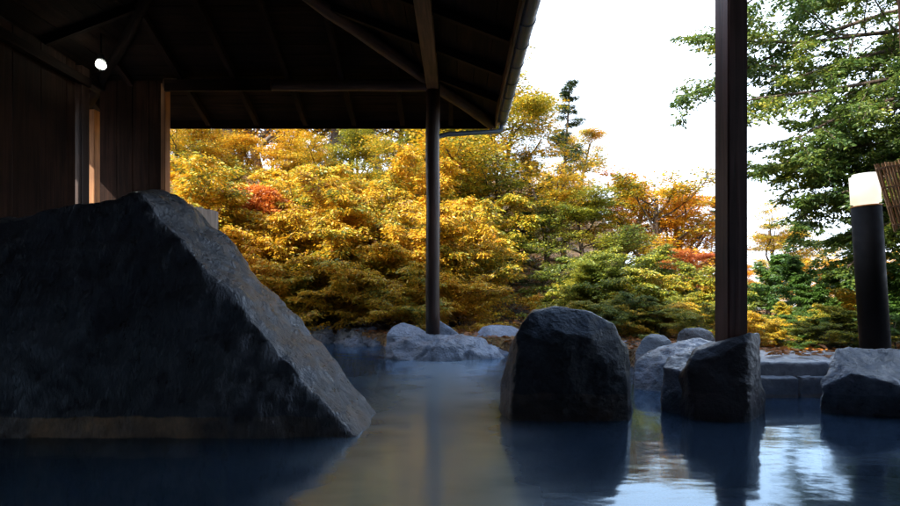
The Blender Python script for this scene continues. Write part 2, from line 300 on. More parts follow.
# ---------------------------------------------------------------- box / log / plank builders
def quat_between(a, b, up=Vector((0, 0, 1))):
    z = (b-a).normalized()
    x = up.cross(z)
    if x.length < 1e-3: x = Vector((1, 0, 0))
    x.normalize(); y = z.cross(x)
    return Matrix((x, y, z)).transposed()
def beam(name, a, b, w, h, mat, parent, log=False, up=Vector((0, 0, 1)), bevel=.008, seed=0, taper=1, attr=None):
    """square timber or round log from a to b: mesh along local Z"""
    a = Vector(a); b = Vector(b); Lg = (b-a).length
    M = quat_between(a, b, up)
    rnd = random.Random(seed + int(Lg*1000))
    bm = bmesh.new(); k = 14 if log else 4; n = max(2, int(Lg/.25)) if log else 2
    rings = []
    for i in range(n):
        t = i/(n-1); s = 1+(taper-1)*t
        wo = .004 if name == 'post' else .012; ox, oy = (rnd.uniform(-wo, wo), rnd.uniform(-wo, wo)) if log else (0, 0)
        ring = []
        for j in range(k):
            if log:
                an = 2*math.pi*j/k; rr = 1+rnd.uniform(-.04, .04)
                ring.append(bm.verts.new((math.cos(an)*w/2*s*rr+ox, math.sin(an)*h/2*s*rr+oy, t*Lg)))
            else:
                sxy = [(-1, -1), (1, -1), (1, 1), (-1, 1)][j]
                ring.append(bm.verts.new((sxy[0]*w/2*s, sxy[1]*h/2*s, t*Lg)))
        rings.append(ring)
    for r0, r1 in zip(rings, rings[1:]):
        for j in range(k): bm.faces.new((r0[j], r0[(j+1) % k], r1[(j+1) % k], r1[j]))
    bm.faces.new(rings[0][::-1]); bm.faces.new(rings[-1])
    if not log and bevel: bmesh.ops.bevel(bm, geom=list(bm.edges), offset=bevel, segments=2, affect='EDGES', profile=.6)
    o = from_bm(name, bm, mat, parent, smooth=log)
    mw = Matrix.Translation(a) @ M.to_4x4()
    if parent is not None: mw = Matrix.Translation(-Vector(parent.location)) @ mw
    o.matrix_local = mw
    return o
def planks(name, origin, u, v, nrm, Lu, Lv, pw, th, mat, parent, seed=1, gap=.006, clip=None):
    """boards running along v (local Z), laid side by side along u; per-board tone in the face attribute 'plank'."""
    rnd = random.Random(seed)
    u = Vector(u).normalized(); v = Vector(v).normalized(); n = Vector(nrm).normalized()
    M = Matrix((u, n, v)).transposed()
    bm = bmesh.new(); lay = bm.verts.layers.float.new('plank')
    x = 0
    while x < Lu - 1e-3:
        w = min(pw*rnd.uniform(.88, 1.12), Lu-x); tone = rnd.random(); dz = rnd.uniform(-.004, .004)
        z0, z1 = 0, Lv
        if clip: z0, z1 = clip(x, x+w)
        vs = []
        zs = [(z0, z1)]*2 if not isinstance(z0, tuple) else [z0, z1]
        for (xx, (a0, a1)) in ((x+gap/2, zs[0]), (x+w-gap/2, zs[1])):
            for yy in (0+dz, th+dz):
                for zz in (a0, a1):
                    q = bm.verts.new((xx, yy, zz)); q[lay] = tone; vs.append(q)
        f = lambda *i: bm.faces.new([vs[k] for k in i])
        f(0, 1, 3, 2); f(4, 6, 7, 5); f(0, 4, 5, 1); f(2, 3, 7, 6); f(0, 2, 6, 4); f(1, 5, 7, 3)
        x += w
    bmesh.ops.recalc_face_normals(bm, faces=bm.faces[:])
    o = from_bm(name, bm, mat, parent)
    mw = Matrix.Translation(Vector(origin)) @ M.to_4x4()
    if parent is not None: mw = Matrix.Translation(-Vector(parent.location)) @ mw
    o.matrix_local = mw
    return o

# ---------------------------------------------------------------- left pavilion
PX0, PX1 = -.29, -4.15            # right and left post lines
PY = 6.9                          # front post line
EAVX, EAVY, EAVZ = .46, 7.65, 2.90
SL = .38
RX = -2.2                         # ridge
PYB = -3.0
pav = empty('bath_pavilion', (-2.2, 2.5, 0)); tag(pav, 'dark timber bathing shelter with hipped roof, board walls and one round post', 'pavilion')
ztop = EAVZ + SL*(EAVX-PX0) - .05
bz = P(432, 328, PY).z
post_mid = beam('post', (PX0, PY, bz-.12), (PX0, PY, ztop), .158, .158, M_post, pav, log=True, seed=5)
beam('purlin', (PX0-.0, PY+.12, ztop-.02), (PX0, -3.2, ztop-.02), .14, .15, M_beam, pav, bevel=.02)
beam('purlin', (PX1, PY+.12, ztop-.02), (PX1, -3.2, ztop-.02), .14, .15, M_ceil_shade, pav, bevel=.02)
beam('tie_beam', (X(166, 6.9), PY-.02, ztop-.035), (PX0+.02, PY-.02, ztop-.045), .12, .13, M_beam, pav, log=True, seed=3, taper=1.05)
beam('plate', (-3.32, PY-.105, ztop-.075), (-2.12, PY-.105, ztop-.07), .045, .13, M_board, pav, bevel=.006)
hipd = EAVX-RX
beam('hip_rafter', (EAVX-.03, EAVY-.03, EAVZ-.055), (RX, EAVY-hipd, EAVZ-.055+SL*hipd), .13, .13, M_beam, pav, log=True, seed=9)
beam('hip_rafter', (2*RX-EAVX+.03, EAVY-.03, EAVZ-.055), (RX, EAVY-hipd, EAVZ-.055+SL*hipd), .10, .10, M_ceil_shade, pav, log=True, seed=10)  # left hip: roof shade put into the wood colour
beam('ridge_beam', (RX, EAVY-hipd, EAVZ-.04+SL*hipd), (RX, -3.2, EAVZ-.04+SL*hipd), .14, .16, M_beam, pav)
for yb in (4.2, 1.4, -1.6):
    beam('tie_beam', (PX1-.1, yb, ztop+.02), (PX0+.1, yb, ztop+.02), .15, .16, M_beam, pav, log=True, seed=int(yb*10)+40)
# rafters (front plane along y, side planes along x)
x = EAVX-.55
while x > 2*RX-EAVX+.2:
    k = min(EAVX-x, x-(2*RX-EAVX))
    beam('rafter', (x, EAVY-.02, EAVZ-.03), (x, EAVY-k, EAVZ-.03+SL*k), .06, .075, M_board, pav, bevel=.004); x -= .615
y = EAVY-.95
while y > -3.2:
    k = min(EAVY-y, hipd)
    beam('rafter', (EAVX-.02, y, EAVZ-.03), (EAVX-k, y, EAVZ-.03+SL*k), .06, .075, M_board, pav, bevel=.004)
    beam('rafter', (2*RX-EAVX+.02, y, EAVZ-.03), (2*RX-EAVX+k, y, EAVZ-.03+SL*k), .05, .06, M_ceil_shade, pav, bevel=.004)  # left rafters coloured near-black to look shaded
    y -= .80
# roof deck, boards run across the rafters
cs = math.sqrt(1+SL*SL)
def deck_front(x0, x1): return None
LX = 2*RX-EAVX
# front hip plane: triangle, boards along x, stacked along slope
def clip_front(a, b2):
    a2, b3 = a/cs, b2/cs
    W2 = EAVX-LX
    return ((a2, max(W2-a2, a2+.001)), (b3, max(W2-b3, b3+.001)))
planks('ceiling_boards', (LX, EAVY, EAVZ+.012), (0, -1, SL), (1, 0, 0), (0, SL, 1), hipd*cs, 0, .17, .02, M_ceil_shade, pav, seed=3, gap=.004, clip=clip_front)
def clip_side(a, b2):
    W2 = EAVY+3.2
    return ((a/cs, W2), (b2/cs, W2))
planks('ceiling_boards', (EAVX, EAVY, EAVZ+.012), (-1, 0, SL), (0, -1, 0), (SL, 0, 1), hipd*cs, 0, .17, .02, M_ceil_shade, pav, seed=4, gap=.004, clip=clip_side)
planks('ceiling_boards', (LX, EAVY, EAVZ+.012), (1, 0, SL), (0, -1, 0), (-SL, 0, 1), hipd*cs, 0, .17, .02, M_ceil_shade, pav, seed=5, gap=.004, clip=clip_side)
# outer roof covering
bm = bmesh.new(); t = .06
e = .05
A = bm.verts.new((EAVX+e, EAVY+e, EAVZ+t-.02)); B = bm.verts.new((LX-e, EAVY+e, EAVZ+t-.02)); Dv = bm.verts.new((RX, EAVY-hipd, EAVZ+t+SL*hipd))
E1 = bm.verts.new((EAVX+e, -3.25, EAVZ+t-.02)); E2 = bm.verts.new((LX-e, -3.25, EAVZ+t-.02)); G = bm.verts.new((RX, -3.25, EAVZ+t+SL*hipd))
for f in ((A, Dv, B), (A, E1, G, Dv), (B, Dv, G, E2)): bm.faces.new(f)
bmesh.ops.solidify(bm, geom=bm.faces[:], thickness=.03)
from_bm('roof_covering', bm, M_gut, pav).location = -Vector(pav.location)
# fascia boards and gutter
beam('fascia', (EAVX+.012, EAVY+.02, EAVZ-.03), (EAVX+.012, -3.2, EAVZ-.03), .022, .12, M_beam, pav, bevel=.003)
beam('fascia', (EAVX, EAVY+.012, EAVZ-.03), (LX, EAVY+.012, EAVZ-.03), .12, .022, M_board, pav, bevel=.003, up=Vector((0, 1, 0)))
beam('fascia', (LX-.012, EAVY+.02, EAVZ-.03), (LX-.012, -3.2, EAVZ-.03), .022, .12, M_board, pav, bevel=.003)
def gutter(a, b2, r=.072):
    a = Vector(a); b2 = Vector(b2); Lg = (b2-a).length; bm = bmesh.new(); k = 12; pts = []
    for i in range(k+1):
        an = math.pi + math.pi*i/k; pts.append((math.cos(an)*r, math.sin(an)*r))
    ins = [(p[0]*.93, p[1]*.93) for p in pts[::-1]]; loop = pts+ins
    r0 = [bm.verts.new((p[0], p[1], 0)) for p in loop]; r1 = [bm.verts.new((p[0], p[1], Lg)) for p in loop]
    m_ = len(loop)
    for j in range(m_): bm.faces.new((r0[j], r0[(j+1) % m_], r1[(j+1) % m_], r1[j]))
    bm.faces.new(r0[::-1]); bm.faces.new(r1)
    # closed end discs
    for z in (0.002, Lg-.002):
        vs = [bm.verts.new((p[0]*.96, p[1]*.96, z)) for p in pts]; bm.faces.new(vs)
    o = from_bm('gutter', bm, M_gut, pav, smooth=False)
    z = (b2-a).normalized(); yv = Vector((0, 0, 1)); xv = yv.cross(z)
    o.matrix_local = Matrix.Translation(a-Vector(pav.location)) @ Matrix((xv, yv, z)).transposed().to_4x4()
    # strap brackets
    n = int(Lg/.45)
    for i in range(n):
        bb = bmesh.new(); rr = []
        for q in range(11):
            an = math.pi+math.pi*q/10
            for (rad, zz) in ((r*1.01, -.011), (r*1.09, -.011), (r*1.09, .011), (r*1.01, .011)):
                rr.append(bb.verts.new((math.cos(an)*rad, math.sin(an)*rad, zz)))
        for q in range(10):
            for w_ in range(4): bb.faces.new((rr[q*4+w_], rr[q*4+(w_+1) % 4], rr[q*4+4+(w_+1) % 4], rr[q*4+4+w_]))
        bb.faces.new(rr[:4][::-1]); bb.faces.new(rr[-4:])
        bo = from_bm('bracket', bb, M_gut, o); bo.location = (0, 0, .2+i*.45)
    return o
gutter((EAVX+.095, EAVY+.10, EAVZ+.03), (EAVX+.095, -3.2, EAVZ+.03))
def tube(name, pts, r, mat, parent, k=10):
    crv = bpy.data.curves.new(name, 'CURVE'); crv.dimensions = '3D'; crv.bevel_depth = r; crv.bevel_resolution = 3
    s = crv.splines.new('POLY'); s.points.add(len(pts)-1)
    for i, p in enumerate(pts): s.points[i].co = (*p, 1)
    crv.use_fill_caps = True
    tmp = bpy.data.objects.new('tmp', crv); C.objects.link(tmp)
    dg = bpy.context.evaluated_depsgraph_get(); me = bpy.data.meshes.new_from_object(tmp.evaluated_get(dg)); me.name = name
    bpy.data.objects.remove(tmp); bpy.data.curves.remove(crv)
    me.materials.clear()
    for p in me.polygons: p.use_smooth = True
    o = link(name, me, mat, parent)
    if parent is not None: o.location = -Vector(parent.location)
    return o
gx = EAVX+.095; gy = EAVY+.04
tube('downpipe', [(gx, gy, EAVZ-.0), (gx, gy, EAVZ-.09), (gx-.04, gy-.01, EAVZ-.12), (PX0+.16, PY+.16, 2.58), (PX0+.03, PY+.11, 2.53), (PX0+.03, PY+.11, .35)], .030, M_gut, pav)
# left wall of upright boards, gap, post and front panel
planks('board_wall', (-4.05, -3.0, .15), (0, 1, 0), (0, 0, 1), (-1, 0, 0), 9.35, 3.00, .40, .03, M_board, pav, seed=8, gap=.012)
beam('wall_plate', (-4.0, -3.0, 2.98), (-4.0, 6.5, 2.98), .06, .10, M_ceil_shade, pav)  # shade under the eave painted as darker wood
beam('corner_post', (-4.06, 6.44, .1), (-4.06, 6.44, ztop), .13, .13, M_post, pav)
planks('board_panel', (X(98, 6.9), 6.93, .15), (1, 0, 0), (0, 0, 1), (0, 1, 0), X(162, 6.9)-X(98, 6.9), 3.02, .20, .03, M_board, pav, seed=12, gap=.006)
beam('jamb', (X(164.3, 6.9), 6.93, .1), (X(164.3, 6.9), 6.93, ztop-.02), .052, .12, M_jamb, pav, bevel=.004)
beam('outer_post', (X(91.5, 7.15), 7.15, .1), (X(91.5, 7.15), 7.15, ztop-.25), .15, .13, M_jamb, pav, bevel=.01)
# back and left-front posts, rear wall behind the bather
for yb in (1.6, -3.0):
    beam('post', (PX0, yb, -.5), (PX0, yb, ztop), .158, .158, M_post, pav, log=True, seed=int(yb*7)+80) if yb < 0 else None
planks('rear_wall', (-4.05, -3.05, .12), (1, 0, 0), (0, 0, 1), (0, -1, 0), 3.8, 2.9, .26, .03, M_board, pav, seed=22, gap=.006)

# bulb lamp with wire cage hanging off the rafter by the corner post
lampP = P(101, 64.5, 6.15)
lamp = empty('bulkhead_lamp', lampP); tag(lamp, 'small lit bulb hanging under the dark roof at upper left', 'lamp')
def sphere_bm(r, sz=1, u=20, v=12):
    bm = bmesh.new(); bmesh.ops.create_uvsphere(bm, u_segments=u, v_segments=v, radius=r)
    for q in bm.verts: q.co.z *= sz
    return bm
m, Nn, Ll, b = newmat('lit_bulb_glass'); b.inputs['Base Color'].default_value = (.9, .9, .85, 1); b.inputs['Emission Color'].default_value = (.93, 1, .90, 1); b.inputs['Emission Strength'].default_value = 8
from_bm('bulb', sphere_bm(.028, 1.15), m, lamp, True, loc=(-.012, 0, .005))
bm = bmesh.new()
m2, Nn, Ll, b = newmat('ribbed_lamp_glass'); b.inputs['Transmission Weight'].default_value = 1; b.inputs['Roughness'].default_value = .15; b.inputs['IOR'].default_value = 1.3
b.inputs['Base Color'].default_value = (.95, 1, .95, 1)
gb = sphere_bm(.050, 1.1, 28, 14)
for q in gb.verts:
    a_ = math.atan2(q.co.y, q.co.x); f_ = 1+.03*math.cos(a_*10); q.co.x *= f_; q.co.y *= f_
from_bm('glass_globe', gb, m2, lamp, True)
bm = bmesh.new(); bmesh.ops.create_cone(bm, cap_ends=True, segments=20, radius1=.038, radius2=.028, depth=.05)
from_bm('lamp_cap', bm, M_black, lamp, loc=(0, 0, .072))
bm = bmesh.new(); bmesh.ops.create_cone(bm, cap_ends=True, segments=10, radius1=.010, radius2=.010, depth=.62)
from_bm('stem', bm, M_black, lamp, loc=(0, 0, .425))
pl = bpy.data.lights.new('bulb_light', 'POINT'); pl.energy = .12; pl.shadow_soft_size = .06; pl.color = (.95, 1, .88)
plo = bpy.data.objects.new('bulb_light', pl); C.objects.link(plo); plo.parent = lamp; plo.location = (.0, -.10, -.02)

# ---------------------------------------------------------------- right shelter (its roof is above the frame)
shel = empty('side_shelter', (2.6, 1.0, 0)); tag(shel, 'second timber shelter on the right with one thick square post rising from the pool rocks', 'shelter')
RPx, RPy = X(731, 3.55), 3.55
bm = bmesh.new(); bmesh.ops.create_cube(bm, size=1)
for q in bm.verts: q.co = (q.co.x*.131, q.co.y*.131, q.co.z)
bmesh.ops.bevel(bm, geom=[e_ for e_ in bm.edges if abs(e_.verts[0].co.z-e_.verts[1].co.z) > .5], offset=.008, segments=3, affect='EDGES')
z0, z1 = .32, 3.25
for q in bm.verts: q.co.z = z0 + (q.co.z+.5)*(z1-z0)
po = from_bm('post', bm, M_postR, shel); po.location = (RPx-2.6, RPy-1.0, 0); po.rotation_euler = (0, 0, R(12))
beam('eave_beam', (.9, RPy, 3.32), (6.4, RPy, 3.32), .15, .17, M_beam, shel)
beam('eave_beam', (.9, -2.6, 3.75), (6.4, -2.6, 3.75), .15, .17, M_beam, shel)
for xx in (6.2, ):
    beam('post', (xx, RPy, -.5), (xx, RPy, 3.25), .14, .14, M_post, shel)
for xx in (.98, 3.7, 6.2):
    beam('post', (xx, -2.6, -.5), (xx, -2.6, 3.68), .14, .14, M_post, shel)
beam('cross_beam', (1.0, RPy, 3.46), (1.0, -2.9, 3.46), .13, .15, M_beam, shel)
beam('cross_beam', (6.2, RPy, 3.46), (6.2, -2.9, 3.46), .13, .15, M_beam, shel)
for i in range(9):
    xx = 1.0+i*.66
    beam('rafter', (xx, RPy+.3, 3.50), (xx, -3.0, 3.86), .06, .09, M_board, shel, bevel=.004)
planks('ceiling_boards', (.40, RPy+.35, 3.555), (0, -1, .055), (1, 0, 0), (0, .055, 1), 7.0, 6.2, .18, .02, M_ceil_shade, shel, seed=31, gap=.0)
planks('sun_blocking_boards', (.86, -3.0, 2.50), (0, 1, 0), (0, 0, 1), (-1, 0, 0), 6.3, 1.35, .2, .025, M_board, shel, seed=35)  # unseen boards added to keep the sun off the square post
planks('shading_side_wall', (6.5, -3.0, .12), (0, 1, 0), (0, 0, 1), (1, 0, 0), 6.4, 3.3, .22, .03, M_board, shel, seed=33)  # unseen wall, closed to keep low sky light off the rock faces
planks('rear_wall', (.8, -3.05, .12), (1, 0, 0), (0, 0, 1), (0, -1, 0), 5.7, 3.4, .22, .03, M_board, shel, seed=34)
beam('hanging_pole', (X(918, 4.05), 4.05, .2), (X(895.5, 3.85), 3.85, 3.4), .055, .055, M_jamb, shel, log=True, seed=77)

# ---------------------------------------------------------------- the inn added unseen behind the camera to shade the pool rocks
M_plast = mat_metal('grey_render', (.22, .20, .18), .85); M_tile = mat_metal('dark_roof_tiles', (.03, .032, .036), .5); M_glass = mat_metal('window_glass', (.02, .025, .03), .08)
blocker = empty('shade_building', (-5, -9, 0)); tag(blocker, 'tall plastered inn with a dark tiled roof added unseen to block sun and sky', 'building')
def boxo(name, c, d, mat, parent, bevel=0):
    bm = bmesh.new(); bmesh.ops.create_cube(bm, size=1)
    for q in bm.verts: q.co = Vector((q.co.x*d[0], q.co.y*d[1], q.co.z*d[2]))
    if bevel: bmesh.ops.bevel(bm, geom=bm.edges[:], offset=bevel, segments=2, affect='EDGES')
    return from_bm(name, bm, mat, parent, loc=c)
boxo('wall', (0, 0, 5.6), (22, 7, 11.4), M_plast, blocker)
bm = bmesh.new()
vs = [bm.verts.new(c) for c in ((-11.6, -4.3, 11.2), (11.6, -4.3, 11.2), (11.6, 4.3, 11.2), (-11.6, 4.3, 11.2), (-11.6, 0, 13.4), (11.6, 0, 13.4))]
for f in ((0, 1, 5, 4), (2, 3, 4, 5), (0, 4, 3), (1, 2, 5), (3, 2, 1, 0)): bm.faces.new([vs[k] for k in f])
from_bm('roof', bm, M_tile, blocker)
for fl in range(3):
    for k in range(7):
        w0 = boxo('window', (-9+k*3, 3.52, 4.6+fl*2.7), (1.7, .10, 1.4), M_board, blocker); boxo('pane', (0, .055, 0), (1.5, .02, 1.2), M_glass, w0)
# ---------------------------------------------------------------- rocks
def hull_bm(pts):
    bm = bmesh.new()
    for p in pts: bm.verts.new(p)
    r = bmesh.ops.convex_hull(bm, input=bm.verts[:])
    junk = [g for g in r.get('geom_interior', []) + r.get('geom_unused', []) if isinstance(g, bmesh.types.BMVert)]
    bmesh.ops.delete(bm, geom=list(dict.fromkeys(junk)), context='VERTS')
    return bm
def rock(name, hulls, mat, voxel=.02, amp=.03, freq=2.5, seed=0, smooth_it=3, label=None, group=None, crack=0, cat='rock', base=None, parent=None):
    big = bmesh.new()
    for pts in hulls:
        h = hull_bm(pts); me = bpy.data.meshes.new('t'); h.to_mesh(me); h.free(); big.from_mesh(me); bpy.data.meshes.remove(me)
    me = bpy.data.meshes.new(name); big.to_mesh(me); big.free()
    tmp = bpy.data.objects.new('tmp', me); C.objects.link(tmp)
    md = tmp.modifiers.new('r', 'REMESH'); md.mode = 'VOXEL'; md.voxel_size = voxel
    ms = tmp.modifiers.new('s', 'SMOOTH'); ms.factor = .5; ms.iterations = smooth_it
    dg = bpy.context.evaluated_depsgraph_get(); me2 = bpy.data.meshes.new_from_object(tmp.evaluated_get(dg))
    bpy.data.objects.remove(tmp); bpy.data.meshes.remove(me)
    bm = bmesh.new(); bm.from_mesh(me2); bm.normal_update()
    off = Vector((seed*7.3, seed*3.1, seed*1.7))
    new = []
    for q in bm.verts:
        p = q.co*freq+off
        a = noise.fractal(p, .9, 2.1, 5)*amp
        c = noise.noise(q.co*freq*.5+off*2)*amp*1.2
        s = 0
        if crack:
            w = noise.voronoi(q.co*freq*1.1+off, distance_metric='DISTANCE', exponent=2.5)[0]
            s = -crack*max(0, 1-(w[1]-w[0])/.12)
            s += crack*.9*(noise.cell(q.co*freq*1.1+off+Vector((noise.noise(p),)*3))-.5)*.6
        a += (noise.turbulence(p*2.6, 4, False)-.55)*amp*.75
        new.append(q.co + q.normal*(a+c+s))
    for q, c in zip(bm.verts, new): q.co = c
    cen = sum((q.co for q in bm.verts), Vector())/len(bm.verts)
    if base is None: base = Vector((cen.x, cen.y, min(q.co.z for q in bm.verts)))
    for q in bm.verts: q.co -= base
    bm.to_mesh(me2); bm.free(); me2.name = name
    for p in me2.polygons: p.use_smooth = True
    me2.materials.clear()
    o = link(name, me2, mat, parent, loc=base)
    if label: tag(o, label, cat, group)
    return o
def base_pts(pts, z=-.6, spread=1.12):
    c = sum((Vector((p.x, p.y, 0)) for p in pts), Vector())/len(pts)
    return [Vector((c.x+(p.x-c.x)*spread, c.y+(p.y-c.y)*spread, z)) for p in pts]
# great leaning boulder at left
Eg = [P(139, 191, 3.18), P(196, 262, 3.10), P(262, 338, 3.03), P(357, 438, 2.93)]
Sg = [P(160, 188, 3.62), P(172, 190, 3.66), P(203, 208, 3.66), P(228, 231, 3.66), P(300, 316, 3.60), P(378, 413, 3.54)]
tl = [P(80, 207, 3.25), P(0, 225, 3.2), P(-140, 245, 3.0)]
back = [P(150, 205, 4.7), P(0, 240, 4.7), P(-160, 260, 4.7), P(262, 330, 4.4), P(310, 385, 4.3)]
bot = [P(-150, 440, 2.88), P(100, 440, 2.90), P(357, 438, 2.93), P(378, 413, 3.54), P(310, 385, 4.3), P(-160, 380, 4.7)]
hA = Eg + Sg + tl + back + bot + base_pts(bot)
rock('boulder', [hA], M_rockL, voxel=.018, amp=.028, freq=2.2, seed=4, smooth_it=1, crack=.008,
     label='huge dark boulder filling the left side, its bluish edge sloping into the water')
# middle boulder
m1 = [P(513, 330, 3.45), P(530, 309, 3.5), P(557, 304, 3.55), P(592, 311, 3.5), P(616, 323, 3.5), P(629, 343, 3.5), P(629, 370, 3.38), P(629, 419, 3.31),
      P(516, 350, 3.4), P(512, 418, 3.32), P(560, 330, 3.38), P(590, 335, 3.37), P(575, 419, 3.31), P(500, 385, 3.6), P(499, 405, 3.75), P(509, 345, 3.65),
      P(535, 313, 3.95), P(600, 320, 3.95), P(626, 370, 4.0), P(505, 370, 4.0), P(632, 402, 3.7)]
mb = [P(628, 418, 3.38), P(512, 418, 3.32), P(575, 420, 3.25), P(499, 400, 3.8), P(626, 390, 4.0), P(505, 390, 4.0), P(634, 410, 3.7)]
rock('boulder', [m1+base_pts(mb)], M_rockD, voxel=.016, amp=.016, freq=3, seed=11, smooth_it=3,
     label='tall rounded near-black boulder standing alone in the middle of the water')
# rock carrying the right post
r1 = [P(694, 352, 3.45), P(715, 345, 3.45), P(745, 343, 3.38), P(752, 332, 3.42), P(760, 331, 3.46), P(758, 352, 3.40), P(751, 372, 3.34), P(749, 410, 3.28),
      P(695, 412, 3.32), P(688, 365, 3.4), P(700, 345, 3.75), P(760, 335, 3.85), P(752, 385, 3.9), P(670, 400, 3.75), P(720, 340, 3.8)]
r1b = [P(748, 405, 3.4), P(692, 412, 3.32), P(755, 392, 3.9), P(668, 400, 3.75), P(764, 398, 3.6)]
r1c = [P(752, 366, 3.6), P(764, 384, 3.55), P(767, 402, 3.55), P(745, 408, 3.4), P(740, 372, 3.5), P(750, 370, 3.9), P(762, 395, 3.9)]
rock('rock', [r1+base_pts(r1b), r1c+base_pts(r1c)], M_rockB, voxel=.014, amp=.012, freq=4, seed=21, smooth_it=2,
     label='brown-black rock carrying the thick square post')
r2 = [P(662, 367, 3.65), P(668, 356, 3.75), P(690, 350, 3.8), P(694, 366, 3.6), P(686, 372, 3.5), P(660, 412, 3.6), P(692, 414, 3.42), P(700, 352, 3.9), P(664, 372, 4.0), P(695, 380, 4.0)]
r2b = [P(661, 410, 3.55), P(692, 414, 3.42), P(664, 390, 4.0), P(695, 392, 4.0)]
rock('rock', [r2+base_pts(r2b)], M_rockS, voxel=.014, amp=.010, freq=5, seed=24, smooth_it=1,
     label='angular rock with a pale flat top, against the left of the post rock')
r3 = [P(632, 372, 4.5), P(636, 358, 4.6), P(652, 347, 4.7), P(672, 340, 4.8), P(700, 336, 4.9), P(716, 340, 4.9), P(632, 388, 4.45), P(655, 400, 4.25), P(700, 395, 4.2), P(690, 352, 4.4), P(662, 362, 4.4), P(720, 380, 5.2), P(640, 375, 5.1)]
r3b = [P(632, 386, 4.5), P(655, 394, 4.25), P(700, 395, 4.2), P(725, 380, 5.2), P(640, 378, 5.1)]
rock('rock', [r3+base_pts(r3b)], M_rockF, voxel=.016, amp=.018, freq=3.5, seed=31, smooth_it=2,
     label='long dark rock with a glossy bright ridge, behind and left of the square post')
q = [P(633, 352, 5.6), P(640, 338, 5.7), P(652, 332, 5.8), P(664, 334, 5.8), P(672, 342, 5.7), P(676, 358, 5.6), P(634, 362, 5.5), P(645, 345, 6.3), P(668, 348, 6.3)]
rock('rock', [q+base_pts(q)], M_rockD, voxel=.02, amp=.012, seed=33, freq=3, label='small dark rounded rock just right of the middle boulder')
q = [P(678, 334, 6.0), P(684, 328, 6.0), P(700, 327, 6.1), P(712, 332, 6.1), P(716, 345, 6.0), P(676, 348, 6.0), P(682, 334, 6.6), P(712, 338, 6.6)]
rock('rock', [q+base_pts(q)], M_rockD, voxel=.02, amp=.010, seed=36, freq=3, label='low blackish rock showing over the ridge rock, left of the square post')
# slab at right
s1 = [P(834, 347, 3.75), P(850, 344, 3.8), P(905, 349, 3.85), P(990, 356, 3.9), P(826, 372, 3.6), P(819, 388, 3.52), P(848, 371, 3.45), P(885, 380, 3.38), P(930, 392, 3.35), P(1000, 395, 3.4),
      P(820, 404, 3.62), P(900, 411, 3.56), P(1000, 413, 3.5), P(838, 352, 4.35), P(990, 360, 4.5)]
sb = [P(822, 408, 3.66), P(900, 411, 3.56), P(1000, 413, 3.5), P(838, 390, 4.3), P(990, 388, 4.5)]
rock('rock', [s1+base_pts(sb, spread=1.0)], M_rockS, voxel=.016, amp=.016, freq=3, seed=41, smooth_it=2, crack=.008,
     label='broad grey flat-topped slab rock at the right edge, in front of the black bollard lamp')
# rocks round the round post
q1 = [P(383, 345, 6.6), P(390, 334, 6.7), P(420, 331, 6.7), P(455, 335, 6.75), P(480, 336, 6.7), P(497, 345, 6.7), P(505, 358, 6.6), P(440, 362, 6.2), P(400, 358, 6.3), P(381, 356, 6.5), P(430, 345, 6.35), P(470, 350, 6.35), P(390, 345, 7.3), P(495, 350, 7.3), P(440, 334, 7.2)]
q1b = [P(505, 356, 6.75), P(440, 361, 6.25), P(398, 358, 6.35), P(380, 355, 6.6), P(390, 350, 7.3), P(500, 352, 7.3)]
rock('rock', [q1+base_pts(q1b)], M_rockG, voxel=.022, amp=.032, freq=2.6, seed=52, smooth_it=1, crack=.018, label='broad cracked grey rock at the foot of the round wooden post')
q = [P(386, 334, 7.3), P(392, 327, 7.4), P(402, 323, 7.5), P(418, 327, 7.5), P(430, 334, 7.4), P(388, 342, 7.3), P(428, 342, 7.2), P(396, 332, 8), P(424, 334, 8)]
rock('rock', [q+base_pts(q)], M_rockG, voxel=.022, amp=.014, seed=55, label='peaked grey rock peeping over the cracked rock, left of the round post')
q = [P(436, 318, 7.25), P(441, 320, 7.25), P(462, 335, 7.2), P(436, 335, 7.2), P(437, 321, 7.45), P(460, 336, 7.45)]
rock('rock', [q+base_pts(q)], M_rockG, voxel=.02, amp=.008, seed=57, label='thin slanting stone slab leaning behind the round post')
q = [P(476, 334, 7.7), P(482, 327, 7.8), P(496, 324, 7.9), P(512, 325, 7.9), P(524, 332, 7.8), P(526, 346, 7.6), P(478, 340, 7.6), P(500, 343, 7.4), P(482, 332, 8.4), P(520, 332, 8.4)]
rock('rock', [q+base_pts(q)], M_rockG, voxel=.022, amp=.014, seed=59, label='smooth grey egg-shaped rock between the round post and the middle boulder')
q = [P(488, 340, 7.4), P(505, 344, 7.3), P(530, 350, 7.2), P(500, 356, 6.9), P(486, 352, 7.0), P(530, 345, 7.7)]
rock('rock', [q+base_pts(q)], M_rockG, voxel=.022, amp=.02, seed=60, label='low pale wet rock below the smooth egg-shaped rock')
flat = [((349, 380), 330, 338, 8.55, 'layered flat rock, widest of the low rocks at the far left shore', 61), ((337, 352), 332, 340, 8.6, 'small pointed rock on the far shore nearest the big boulder\'s slope', 62),
        ((346, 362), 341, 347, 8.0, 'little dark rounded rock wet in front of the layered flat rock', 63), ((362, 386), 338, 345, 8.15, 'low flat pale rock between the layered rock and the cracked rock', 64),
        ((300, 336), 331, 341, 8.6, 'low pale shore rock partly hidden behind the big boulder\'s slope', 65)]
